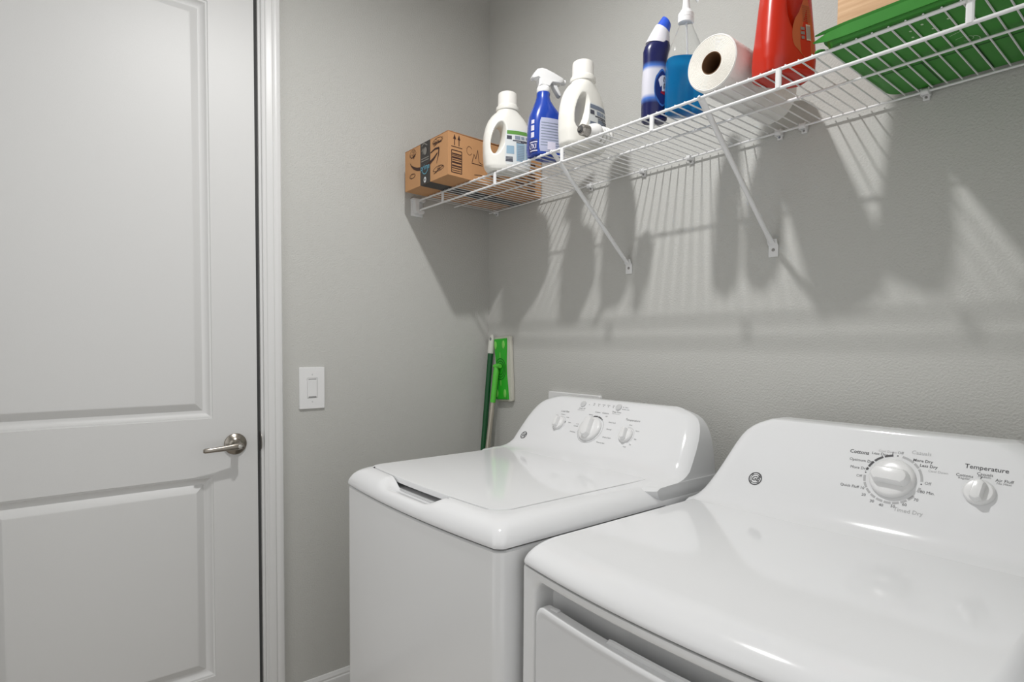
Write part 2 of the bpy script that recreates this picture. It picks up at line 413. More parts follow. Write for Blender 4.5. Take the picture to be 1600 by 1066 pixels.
rows += [prow(Qw, Tw, s, h) for s, h in ((0, .334), (.03, .3315), (.06, .328), (.09, .323), (.115, .316), (.135, .307), (.15, .296), (.16, .283), (.1675, .267), (.1735, .249))]
rows += [(-.1535, 1.1005, .235), (-.147, 1.1028, .224), (-.136, 1.104, .214)]
con = console(wa, CXW, rows, WYB, PLASG, ENAMEL)
g = G(); g.box(WX1-.05, WX1-.0005, -.335, WYB, .88, .9035, .003); obj('side_ledge', g, ENAMEL, wa, 40, True)
g = G(); g.box(WX0+.0005, WX0+.05, -.335, WYB, .88, .9035, .003); obj('side_ledge', g, ENAMEL, wa, 40, True)
MW = frame((0, Qw[0], Qw[1]), (1, 0, 0), (0, Tw[0], Tw[1]))
emblem(con, MW, .527, .0215, .0135)
knob(wa, MW, .653, .083, .0225, .022, math.radians(97)); knob(wa, MW, .790, .079, .040, .028, math.radians(100)); knob(wa, MW, .926, .077, .0225, .022, math.radians(100))
for bx_, by_ in ((.715, .161), (.856, .163)):
    g = G(); g.lathe([(.0105, 0), (.0105, .002), (.0098, .0034), (.005, .0042)], 28, MW@Matrix.Translation((bx_, by_, 0))); obj('push_button', g, PLASG, wa, 30, True)
decal('dial_ring', MW, ring2(.790, .079, .0455, .0012, 0, 360, 60), INKL, con)
for x_, y_, r_, w_, a0, a1 in ((.790, .079, .0455, .0042, 60, 80), (.790, .079, .0455, .0042, 83, 104), (.790, .079, .0455, .004, 52, 57), (.653, .083, .0255, .003, 12, 26)): decal('dial_arc', MW, ring2(x_, y_, r_, w_, a0, a1, 8), INKD, con)
for x_, y_ in ((.926, .077), (.653, .083)): decal('dial_ring', MW, ring2(x_, y_, .0262, .0007, -60, 100, 30), INKL, con)
for x_, y_ in [(.739, .1615)]+[(.758+k*.0193, .1613) for k in range(5)]+[(.872, .1655), (.872, .1585)]: decal('indicator_light', MW, [ell(x_, y_, .0015, .0015, 12)], INKM, con)
for s, x, y, z, m in (('Load Size', .655, .128, .0075, INKM), ('Temperature', .926, .127, .0078, INKM), ('Deep Fill', .718, .1455, .0058, INKM), ('Hold to activate', .716, .1395, .0036, INKL),
    ('Deep Rinse', .856, .147, .0058, INKM), ('Hold to activate', .856, .141, .0036, INKL), ('Colors   Cottons', .803, .139, .0062, INKM), ('Whites', .765, .1275, .0048, INKM), ('Off', .826, .1285, .0048, INKM),
    ('Bulky', .731, .0905, .0046, INKL), ('Casuals', .728, .083, .0048, INKM), ('Delicates', .727, .062, .0048, INKM), ('Hand wash', .858, .111, .0048, INKM), ('Normal', .858, .088, .0048, INKM),
    ('Drain & Spin', .864, .061, .0048, INKM), ('Rinse & Spin', .851, .042, .0048, INKM), ('Medium', .653, .1165, .0042, INKM), ('Small', .628, .1115, .0042, INKL), ('Large', .678, .1085, .0042, INKM), ('Super', .696, .0915, .0042, INKM),
    ('Cool', .926, .1115, .0042, INKM), ('Warm', .957, .0955, .0042, INKM), ('Hot', .962, .070, .0042, INKM), ('Tap', .953, .052, .0042, INKM), ('Cold', .938, .0425, .0042, INKM),
    ('Fill', .758, .1665, .0042, INKM), ('Soak', .7773, .1665, .0042, INKM), ('Wash', .7966, .1665, .0042, INKM), ('Rinse', .8159, .1665, .0042, INKM), ('Spin', .8352, .1665, .0042, INKM), ('Fabric', .884, .1655, .0042, INKM), ('Auto soak', .886, .1585, .0042, INKM)):
    text(con, s, MW, x, y, z*1.25, m)

# ------------------------------------------------------------------ dryer
DX0, DX1, DYF, DYB = 1.168, 1.849, -.797, -.085
dy = thing('clothes_dryer', 'white front-load clothes dryer with large dial, nearest the camera', 'dryer', ((DX0+DX1)/2, (DYF+DYB)/2, 0))
DB = .030
def ringd(z, ins, r=.012, **k): return [(p[0], p[1], z) for p in outline(DX0, DX1, DYB, DYF, r, DB, ins, 0, **k)]
def dfront(x): return DYF-DB*(1-((x-(DX0+DX1)/2)/((DX1-DX0)/2))**2)
g = G(); g.loft([[(p[0], max(p[1], DYF+.06), p[2]) for p in ringd(z, i)] for z, i in ((.03, .012), (.05, .002), (.862, .002), (.8655, .01))]); obj('cabinet', g, PANEL, dy, 40, True)
for x in (DX0+.06, DX1-.06):
    for y in (DYF+.08, DYB-.06):
        g = G(); g.lathe([(.022, 0), (.022, .008), (.010, .012), (.010, .035)], 16, Matrix.Translation((x, y, 0))); obj('levelling_foot', g, DARKIN, dy, 30, True)
# bowed front panel with a rounded opening for the door
def rr2(x0, x1, z0, z1, r, n=14, nx=40, nz=40):
    P = []
    def seg(a, b, m_):
        for k in range(m_): P.append((lerp(a[0], b[0], k/m_), lerp(a[1], b[1], k/m_)))
    def arc(cx_, cz_, a0):
        for k in range(n): a = math.radians(a0+90*k/n); P.append((cx_+r*math.cos(a), cz_+r*math.sin(a)))
    seg((x0+r, z0), (x1-r, z0), nx); arc(x1-r, z0+r, -90); seg((x1, z0+r), (x1, z1-r), nz); arc(x1-r, z1-r, 0)
    seg((x1-r, z1), (x0+r, z1), nx); arc(x0+r, z1-r, 90); seg((x0, z1-r), (x0, z0+r), nz); arc(x0+r, z0+r, 180)
    return P
def frontpts(P, dep): return [(x, dfront(x)+dep, z) for x, z in P]
RC = (1.209, 1.808, .16, .8485)
fr_ = [frontpts(rr2(DX0+.002, DX1-.002, .05, .8655, .003), .022), frontpts(rr2(DX0+.002, DX1-.002, .05, .8655, .003), .005), frontpts(rr2(DX0+.0035, DX1-.0035, .052, .864, .005), .0025), frontpts(rr2(DX0+.008, DX1-.008, .055, .861, .006), .002)]
for gr, dp in ((.007, .002), (.004, .0027), (.0015, .0050), (0, .009), (-.0015, .018), (-.003, .032), (-.007, .042), (-.014, .046)):
    fr_.append(frontpts(rr2(RC[0]-gr, RC[1]+gr, RC[2]-gr, RC[3]+gr, .028), dp))
g = G(); g.loft(fr_, False, True); obj('front_panel', g, PANEL, dy, 35, True)
DRC = (1.2125, 1.8045, .165, .808)
dd = [frontpts(rr2(*DRC, .026), .022)]
for ins, dp in ((0, .006), (.0012, .0025), (.004, .0005), (.008, 0), (.0125, .0006), (.016, .0006)):
    dd.append(frontpts(rr2(DRC[0]+ins, DRC[1]-ins, DRC[2]+ins, DRC[3]-ins, .026-ins*.5), dp))
g = G(); g.loft(dd, False, True); do = obj('door', g, ENAMEL, dy, 35, True)
g = G(); g.loft([[(x, dfront(x)+d, z) for d, z in ((.013, .80), (.013, zt), (.0165, zt+.002), (.022, zt-.002), (.024, .80))] for x, zt in [(1.384, .806), (1.390, .813), (1.40, .8145)]+[(lerp(1.42, 1.63, k/8), .8145) for k in range(9)]+[(1.645, .813), (1.651, .806)]]); obj('pull_lip', g, ENAMEL, do, 35, True)
g = G(); g.box(1.245, 1.266, dfront(1.255)+.011, dfront(1.255)+.022, .798, .8115, .004); obj('hinge_tab', g, ENAMEL, do, 35, True)
# seam and rolled top
g = G(); g.loft([ringd(.863, .012), ringd(.873, .012)]); obj('seam_gasket', g, DARKIN, dy, 40, True)
ZT = .9075
prof = [(.870, .0015), (.8695, 0), (.873, -.0004), (.877, .0010), (.8815, .0035), (.886, .0072), (.8905, .0122), (.895, .0185), (.899, .026), (.9023, .034), (.9048, .0425), (.9064, .0505), (ZT-.0002, .058), (ZT, .066)]
g = G(); g.loft([ringd(z, i, .012+i*.3, sf=.32) for z, i in prof], False, True); obj('top_panel', g, ENAMEL, dy, 40, True)
CXD = (DX0+DX1)/2
Qd, Td = (-.2400, .939), (.4900, .87172)
rows = [(-.300, .900, .3400), (-.288, .9066, .338), (-.278, .9080, .336), (-.270, .9104, .333), (-.262, .9146, .329), (-.255, .9205, .325), (-.248, .9285, .320)]
rows += [prow(Qd, Td, s, h)+(h2,) for s, h, h2 in ((0, .315, .330), (.03, .303, .325), (.06, .293, .320), (.09, .284, .315), (.115, .276, .309), (.135, .268, .302), (.15, .259, .294), (.162, .247, .284), (.171, .234, .272), (.1775, .221, .258), (.1815, .212, .249))]
rows += [(-.1495, 1.0990, .208, .245), (-.1465, 1.1000, .204, .241), (-.120, 1.1008, .195, .232)]
con2 = console(dy, CXD, rows, DYB, PLASG, ENAMEL)
MD = frame((0, Qd[0], Qd[1]), (1, 0, 0), (0, Td[0], Td[1]))
def dmap(x, s_):
    # a mark measured on the first estimate of the face, carried along its sight line to the built face
    p = Vector((x, -.228+.55174*s_, .942+.83402*s_)); d = p-CAM; n = Vector((0, -Td[1], Td[0])); q = Vector((0, Qd[0], Qd[1]))
    h = CAM+d*((q-CAM).dot(n)/d.dot(n)); return h.x, (h-q).dot(Vector((0, Td[0], Td[1])))
emblem(con2, MD, *dmap(1.303, .030), .0155)
KX, KS = dmap(1.570, .0825)
knob(dy, MD, KX, KS, .0395, .030, math.radians(-2), bar=.40)
knob(dy, MD, *dmap(1.7075, .0825), .0235, .024, math.radians(84), bar=.40)
for a0, a1 in ((98, 116), (119, 139), (142, 158), (161, 167)): decal('dial_arc', MD, ring2(KX, KS, .0485, .0044, a0, a1, 8), INKD, con2)
decal('pointer_mark', MD, stroke([(KX-.0085, KS+.049), (KX-.0088, KS+.056)], .0012), INKD, con2)
for a in (89, 174, -2): decal('dial_dot', MD, [ell(KX+.0485*math.cos(math.radians(a)), KS+.0485*math.sin(math.radians(a)), .0014, .0014, 10)], INKD, con2)
for a0, a1 in ((181, 196), (199, 212), (215, 228), (231, 243), (246, 260), (263, 277), (280, 293), (296, 309), (312, 326), (338, 349), (4, 34), (37, 50), (53, 79)): decal('dial_arc', MD, ring2(KX, KS, .0485, .0042, a0, a1, 8), INKL, con2)
decal('pointer_mark', MD, stroke([dmap(1.7055, .1095), dmap(1.7070, .1145)], .0013), INKD, con2)
for s, x, y, z, m, b in (('Cottons', 1.500, .1305, .0090, INKD, .0002), ('Optimum Dry', 1.508, .1125, .0066, INKD, 0), ('More Dry', 1.5065, .0955, .0066, INKD, 0), ('Less Dry', 1.5375, .1325, .0066, INKD, 0), ('Cool Down', 1.550, .1395, .0055, INKL, 0),
    ('Off', 1.573, .1400, .0066, INKM, 0), ('Casuals', 1.608, .1450, .0090, INKL, 0), ('More Dry', 1.613, .1290, .0066, INKD, .0001), ('Less Dry', 1.624, .1195, .0066, INKD, .0001), ('Cool Down', 1.641, .1105, .0055, INKL, 0), ('Off', 1.629, .0840, .0066, INKM, 0), ('80 Min.', 1.6315, .0655, .0066, INKD, 0),
    ('70', 1.6165, .0475, .0066, INKD, 0), ('60', 1.600, .0340, .0066, INKD, 0), ('50', 1.582, .0265, .0066, INKD, 0), ('40', 1.562, .0245, .0066, INKD, 0), ('30', 1.545, .0290, .0066, INKD, 0), ('20', 1.528, .0390, .0066, INKD, 0), ('Quick Fluff 10', 1.5035, .0530, .0066, INKD, 0), ('Off', 1.511, .0780, .0066, INKM, 0), ('Timed Dry', 1.608, .0215, .0090, INKL, 0),
    ('Temperature', 1.711, .1310, .0098, INKD, .0001), ('Cottons', 1.6815, .1115, .0064, INKD, 0), ('Regular', 1.6815, .1060, .0048, INKM, 0), ('Casuals', 1.7105, .1190, .0064, INKD, 0), ('Medium', 1.7105, .1140, .0048, INKM, 0), ('Air Fluff', 1.7390, .1110, .0064, INKD, 0), ('No Heat', 1.7390, .1055, .0048, INKM, 0)):
    text(con2, s, MD, *dmap(x, y), z*1.2, m, off=b)

# outlet box of the washer on the wall
ob = thing('washer_outlet_box', 'white plastic outlet box flange on the wall behind the washer', 'outlet box', (.514, 0, .93))
outer = rr2(.386, .643, .92, 1.10, .008, 6, 4, 4); inner = rr2(.405, .624, .94, 1.062, .004, 6, 4, 4)
Mo = lambda P, y: [(x, y, z) for x, z in P]
g = G(); g.loft([Mo(outer, -.0005), Mo(outer, -.010), Mo(rr2(.3885, .6405, .9225, 1.0975, .007, 6, 4, 4), -.012), Mo(rr2(.402, .627, .937, 1.065, .005, 6, 4, 4), -.012), Mo(inner, -.009), Mo(inner, -.001)], False, True); obj('flange', g, PLASW, ob, 30, True)
for x in (.46, .57):
    g = G(); g.tube([(x, -.002, 1.0), (x, -.03, 1.0), (x, -.034, .975)], .008, 10); obj('valve', g, NICKL, ob, 30, True)

# light switch on the left wall
sw = thing('light_switch', 'white rocker light switch plate on the wall beside the door casing', 'switch', (0, -.7538, 1.1185))
Mq = frame((0, 0, 0), (0, 1, 0), (0, 0, 1))
def rr3(w_, h_, r): return rr2(-w_/2, w_/2, -h_/2, h_/2, r, 5, 4, 4)
Ms3 = lambda P, d: [(d, p[0], p[1]) for p in P]
g = G(); g.loft([Ms3(rr3(.0875, .1425, .003), .0003), Ms3(rr3(.0875, .1425, .003), .0045), Ms3(rr3(.084, .139, .0025), .0068), Ms3(rr3(.036, .070, .002), .0072), Ms3(rr3(.0355, .0695, .002), .0045)], True, True); pl = obj('wall_plate', g, PLASW, sw, 30)
g = G(); g.loft([Ms3(rr3(.0335, .0675, .0015), .004), Ms3(rr3(.0335, .0675, .0015), .0074), Ms3(rr3(.032, .066, .001), .0080)]); obj('switch_frame', g, PLASW, sw, 30)
g = G(); g.grid([[(.0081, -.0125, -.0285), (.0081, .0125, -.0285)], [(.0075, -.0125, -.024), (.0075, .0125, -.024)], [(.0118, -.0125, .0268), (.0118, .0125, .0268)], [(.0081, -.0125, .0285), (.0081, .0125, .0285)]])
for s_ in (-.0125, .0125): g.add([(.0081, s_, -.0285), (.0075, s_, -.024), (.0118, s_, .0268), (.0081, s_, .0285)], [(0, 1, 2, 3)])
obj('rocker', g, PLASW, sw, 20)
g = G(); g.box(.0080, .00835, -.0135, .0135, -.0325, -.0285); g.box(.0080, .00835, -.0135, .0135, .0288, .0312); obj('rocker_slot', g, mat('slot_grey', (.22, .22, .22), .7), sw, 0)
for z in (-.046, .046):
    g = G(); g.lathe([(.0026, .0066), (.0026, .0076), (.0015, .0081)], 14, Matrix.Translation((0, 0, z))@Mx); obj('screw', g, PLASG, sw, 30)

# ================================================================== WIRE SHELF
ZS, YF_, YM, YB_ = 1.8161, -.3435, -.1878, -.015
SP, PX0 = .0254, .1843
sh = thing('wire_shelf', 'long white ventilated wire shelf braced to the wall above the machines', 'shelf', (1.03, -.18, ZS))
XE = RX-.012
def rail(n, y, z, r, x0=.022):
    g = G(); g.tube([(x0, y, z), (XE, y, z)], r, 10); return obj(n, g, WIRE, sh, 40, True)
rail('front_rail', YF_, ZS-.0015, .0034); rail('front_lip_rail', YF_-.001, ZS-.0388, .0034); rail('middle_rail', YM, ZS-.0045, .0026); rail('back_rail', YB_, ZS-.004, .0027)
g = G(); g.tube([(0, YF_-.0022, .0018), (0, YF_+.002, .0024), (0, YB_+.004, .0005)], .0016, 6); wme = mesh('cross_wire', g, 40)
g = None; wme.materials.append(WIRE)
n0 = -6
for k in range(n0, 73):
    x = PX0+(k+.5)*SP
    if x > XE-.004: break
    o = bpy.data.objects.new('cross_wire', wme); COL.objects.link(o); o.parent = sh; o.location = (x-1.03, .18, 0)
g = G(); P = [(-.0055, 0), (-.0055, -.004), (-.003, -.0055), (.003, -.0055), (.0055, -.004), (.0055, 0)]
g.loft([[(p[0], p[1], z) for p in P] for z in (-.0385, -.0005)]); pme = mesh('lip_post', g, 30); pme.materials.append(WIRE)
for k in range(7):
    x = PX0+k*.3048
    if x < XE:
        o = bpy.data.objects.new('lip_post', pme); COL.objects.link(o); o.parent = sh; o.location = (x-1.03, YF_+.18, 0)
# rail couplers on the middle rail
g = G(); g.tube([(-.012, 0, -.0045), (.012, 0, -.0045)], .0038, 10)
cme = mesh('rail_sleeve', g, 40); cme.materials.append(WIRE)
for x in (.905, .955, 1.115, 1.358):
    o = bpy.data.objects.new('rail_sleeve', cme); COL.objects.link(o); o.parent = sh; o.location = (x-1.03, YM+.18, 0)
# end bracket on the left wall
g = G(); Me = frame((0, 0, 0), (0, 1, 0), (0, 0, 1))
poly = [(-.372, 1.8185), (-.372, 1.812), (-.366, 1.812), (-.364, 1.778), (-.358, 1.766), (-.346, 1.761), (-.330, 1.763), (-.326, 1.770), (-.328, 1.778), (-.337, 1.774), (-.347, 1.775), (-.350, 1.783), (-.349, 1.806), (-.338, 1.809), (-.328, 1.806), (-.322, 1.812), (-.322, 1.8185), (-.335, 1.8178)]
g.loft([[(x, p[0], p[1]) for p in poly] for x in (.0004, .024, .027)]); g.box(.0004, .004, -.372, -.320, 1.755, 1.8188, .0015); obj('end_bracket', g, CLIPM, sh, 30, True)
g = G(); g.box(XE-.016, RX-.0004, -.366, -.324, 1.762, 1.8188, .004); obj('end_bracket', g, CLIPM, sh, 30, True)
# wall clips along the back rail
def clip(x):
    g = G(); g.box(x-.0065, x+.0065, -.0075, -.0004, ZS-.020, ZS+.0036, .0015)
    g.lathe([(.0068, 0), (.0068, .013)], 14, Matrix.Translation((x-.0065, YB_, ZS-.004))@Mx)
    g.box(x-.0085, x-.0055, -.019, -.002, ZS-.012, ZS+.0036, .001); g.box(x+.0055, x+.0085, -.019, -.002, ZS-.012, ZS+.0036, .001)
    c = obj('wall_clip', g, CLIPM, sh, 30, True)
    g = G(); g.lathe([(.0028, .0074), (.0028, .0088), (.001, .0094)], 12, Matrix.Translation((x, 0, ZS-.0145))@Matrix.Rotation(pi/2, 4, 'X')); obj('screw', g, STEEL, c, 30, True)
for x in (.062, .585, .808, .978, 1.238, 1.299, 1.555, 1.80): clip(x)
# diagonal braces with flattened ends
def brace(x, ztop, zb):
    a = Vector((x, YF_+.004, ZS-.002)); b = Vector((x, -.012, zb+.034)); g = G(); rings = []
    d = (b-a).normalized(); up = d.cross(Vector((1, 0, 0))).normalized()
    for t, wx, wz in ((0, .0085, .0022), (.06, .0085, .0024), (.10, .0075, .0045), (.14, .0062, .0062), (.9, .0062, .0062), (.95, .0075, .0042), (1, .0085, .0022)):
        p = a.lerp(b, t); rings.append([p+Vector((1, 0, 0))*wx*math.cos(2*pi*k/14)+up*wz*math.sin(2*pi*k/14) for k in range(14)])
    g.loft(rings); br = obj('brace', g, WIRE, sh, 50, True)
    g = G(); pts = [(-.012, .040), (-.005, -.0), (-.0035, -.002)]
    g.loft([[(x-.0125, y, z), (x+.0125, y, z), (x+.0125, y+.0026, z), (x-.0125, y+.0026, z)] for y, z in ((-.014, zb+.044), (-.010, zb+.034), (-.0036, zb+.028), (-.0030, zb+.001), (-.0030, zb))]); obj('foot_plate', g, WIRE, br, 40, True)
    g = G(); g.lathe([(.0042, .0028), (.0042, .0045), (.0015, .0058)], 14, Matrix.Translation((x, 0, zb+.018))@Matrix.Rotation(pi/2, 4, 'X')); obj('screw', g, STEEL, br, 30, True)
    g = G(); g.tube([(x, YF_+.004, ZS-.002), (x, YF_-.004, ZS+.0008), (x, YF_-.0065, ZS-.002), (x, YF_-.004, ZS-.006)], .0032, 8); obj('hook', g, WIRE, br, 40, True)
brace(.7515, 0, 1.5005); brace(1.2265, 0, 1.5015)

# ================================================================== THINGS ON THE SHELF
ZT_ = ZS+.0042      # resting height on the wires
# ---- cardboard box
A_, B_, E_, D_ = Vector((.361, -.438)), Vector((.072, -.4335)), Vector((.048, -.010)), Vector((.332, -.007))
HB = .1415
bx = thing('cardboard_box', 'brown cardboard shipping box with black tape at the corner end of shelf', 'box', (.2, -.22, ZT_))
def quadbox(c, z0, z1, th=.003): return [[(p.x, p.y, z) for p in c] for z in (z0, z1)]
g = G(); g.loft(quadbox([B_, A_, D_, E_], ZT_, ZT_+HB-.003)); bd = obj('carton', g, CARD, bx, 0, True)
# top flaps, slightly sprung
mid0 = (B_+E_)/2; mid1 = (A_+D_)/2
cA, cB = (A_+B_)/2, (D_+E_)/2
for c, lift in (([B_, A_, mid1, mid0], .003), ([mid0, mid1, D_, E_], .0045)):
    g = G(); g.loft([[(p.x, p.y, ZT_+HB-.0029+(lift if i in ((2, 3) if lift < .004 else (0, 1)) else 0)) for i, p in enumerate(c)], [(p.x, p.y, ZT_+HB+(lift if i in ((2, 3) if lift < .004 else (0, 1)) else 0)) for i, p in enumerate(c)]]); obj('flap', g, CARDE, bx, 0, True)
u_ = Vector((A_.x-B_.x, A_.y-B_.y, 0)); MF = frame((B_.x, B_.y, ZT_), u_, (0, 0, 1)); WF = u_.length
v_ = Vector((D_.x-A_.x, D_.y-A_.y, 0)); MR = frame((A_.x, A_.y, ZT_), v_, (0, 0, 1)); WR = v_.length
tp = decal('tape', MF, [rect(.382*WF, .613*WF, 0, HB)], TAPE, bx, .0005, label='black printed packing tape')
g = G(); mB = B_.lerp(A_, .382); mA = B_.lerp(A_, .613); mD = E_.lerp(D_, .613); mE = E_.lerp(D_, .382)
g.add([(mB.x, mB.y, ZT_-.0004), (mA.x, mA.y, ZT_-.0004), (mD.x, mD.y, ZT_-.0004), (mE.x, mE.y, ZT_-.0004)], [(0, 1, 2, 3)]); obj('tape', g, TAPE, bx, 0, True)
sm = [(.13, .66), (.16, .58), (.22, .50), (.30, .435), (.40, .40), (.50, .405), (.60, .44), (.70, .51), (.775, .60)]
polys = stroke([(a*WF, b*HB) for a, b in sm], [.001, .004, .0085, .011, .012, .012, .011, .008, .004])
polys += stroke([(.62*WF, .67*HB), (.72*WF, .715*HB), (.81*WF, .70*HB), (.80*WF, .55*HB), (.755*WF, .36*HB)], [.003, .006, .0065, .0055, .001])
decal('smile_print', MF, polys, INKBOX, bx, .0009)
def scrib(M, cx, cy, rx, ry, rot, n, m, parent, seed):
    rnd = random.Random(seed); P = []
    for k in range(n): P += stroke([(cx+(rnd.uniform(-1, 1)*rx), cy+rnd.uniform(-1, 1)*ry*.6), (cx+rnd.uniform(-1, 1)*rx, cy+rnd.uniform(-1, 1)*ry), (cx+rnd.uniform(-1, 1)*rx, cy+rnd.uniform(-1, 1)*ry)], .0011)
    P += ring2(cx, cy, rx, .0014, 20, 200, 14, ry)+ring2(cx, cy+ry*.4, rx*1.05, .0016, 190, 350, 14, ry*.9)
    decal('doodle_print', M, P, m, parent, .0006)
scrib(MF, .78*WF, .86*HB, .032, .012, 0, 7, INKBOX, bx, 1); scrib(MF, .80*WF, .21*HB, .034, .011, .2, 6, INKBOX, bx, 2); scrib(MF, .20*WF, .83*HB, .022, .018, 0, 8, INKBOX, bx, 3); scrib(MF, .19*WF, .30*HB, .020, .010, .5, 3, INKBOX, bx, 4)
text(tp, 'prime', MF, .497*WF, .40*HB, .026, INKBL, eps=.0014, off=.0003)
decal('tape_smile', MF, ring2(.497*WF, .42*HB, .022, .003, 200, 340, 18, .026), INKBL, tp, .0014)
decal('tape_mark', MF, [ell(.497*WF, .095*HB, .0085, .010, 20)], INKWH, tp, .0014); decal('tape_mark', MF, [ell(.497*WF, .095*HB, .0035, .0045, 14)], TAPE, tp, .0018)
decal('tape_emblem', MF, [ell(.50*WF, .78*HB, .011, .013, 16)]+[rect(.41*WF, .585*WF, (.60-k*.055)*HB, (.625-k*.055)*HB) for k in range(2)]+stroke([(.42*WF, .92*HB), (.47*WF, .98*HB), (.55*WF, .90*HB)], .004)+stroke([(.42*WF, .80*HB), (.455*WF, .86*HB), (.45*WF, .72*HB)], .004), INKTG, tp, .0014)
arr = []
for cx_ in (.026, .044):
    arr += stroke([(cx_, .70*HB), (cx_, .87*HB)], .0032); arr.append([(cx_-.006, .84*HB), (cx_+.006, .84*HB), (cx_, .955*HB)])
arr += stroke([(.012, .665*HB), (.058, .665*HB)], .0022)
decal('this_way_up_print', MR, arr, INKBOX, bx, .0007)
lab = stroke([(.014, .08*HB), (.056, .08*HB), (.056, .585*HB), (.014, .585*HB), (.014, .08*HB)], .0028)
for a, b in ((.12, .135), (.17, .19), (.215, .25), (.29, .33), (.36, .375), (.40, .44), (.46, .475), (.49, .52)): lab += [rect(.016, .054, a*HB, b*HB)]
decal('printed_panel', MR, lab, INKBOX, bx, .0007)
mk = ring2(.088, .67*HB, .011, .0014, 30, 330, 20, .014)+stroke([(.100, .42*HB), (.108, .62*HB), (.116, .52*HB), (.124, .74*HB), (.130, .46*HB), (.145, .43*HB)], .0018)+stroke([(.098, .40*HB), (.146, .40*HB)], .0022)+stroke([(.11, .14*HB), (.14, .17*HB), (.15, .14*HB)], .002)
for k in range(7): mk += stroke([(.30, (.12+.11*k)*HB), (.335+.008*(k % 3), (.13+.11*k)*HB)], .006)+stroke([(.36, (.10+.11*k)*HB), (.40, (.12+.11*k)*HB)], .006)
mk += ring2(.20, .5*HB, .02, .0018, 0, 360, 20, .03)+stroke([(.185, .2*HB), (.225, .24*HB)], .004)
decal('doodle_print', MR, mk, INKBOX, bx, .0006)

# ---- generic lofted bottle with a surface that labels can follow
class Bottle:
    def __init__(s, prof): s.p = prof      # rows: z, a, b, n, ox, oy
    def at(s, z):
        p = s.p
        for i in range(len(p)-1):
            if p[i][0] <= z <= p[i+1][0]:
                t = (z-p[i][0])/max(1e-9, p[i+1][0]-p[i][0]); return [lerp(p[i][k], p[i+1][k], t) for k in range(6)]
        return p[-1] if z > p[-1][0] else p[0]
    def pt(s, th, z, off=0):
        _, a, b, n, ox, oy = s.at(z); c, si = math.cos(th), math.sin(th)
        x = a*math.copysign(abs(c)**(2/n), c); y = b*math.copysign(abs(si)**(2/n), si)
        nx, ny = x/(a*a), y/(b*b); l = math.hypot(nx, ny) or 1
        return (ox+x+off*nx/l, oy+y+off*ny/l, z)
    def geo(s, n=48):
        g = G(); g.loft([[s.pt(2*pi*k/n, p[0]) for k in range(n)] for p in s.p]); return g
    def patch(s, t0, t1, z0, z1, off=.0006, nu=10, nv=8, trim=0):
        g = G(); rows = []
        for j in range(nv+1):
            v = j/nv; z = lerp(z0, z1, v); q = trim*max(0, (abs(v-.5)*2)**6)
            rows.append([s.pt(math.radians(lerp(t0+q, t1-q, i/nu)), z, off) for i in range(nu+1)])
        return g.grid(rows)
def patches(b, L, off):
    g = G()
    for t0, t1, z0, z1 in L: q = b.patch(t0, t1, z0, z1, off, 4, 2); g.add(q.v, q.f)
    return g
def cyl(prof, n=40, loc=(0, 0, 0)):
    return G().lathe(prof, n, Matrix.Translation(loc))

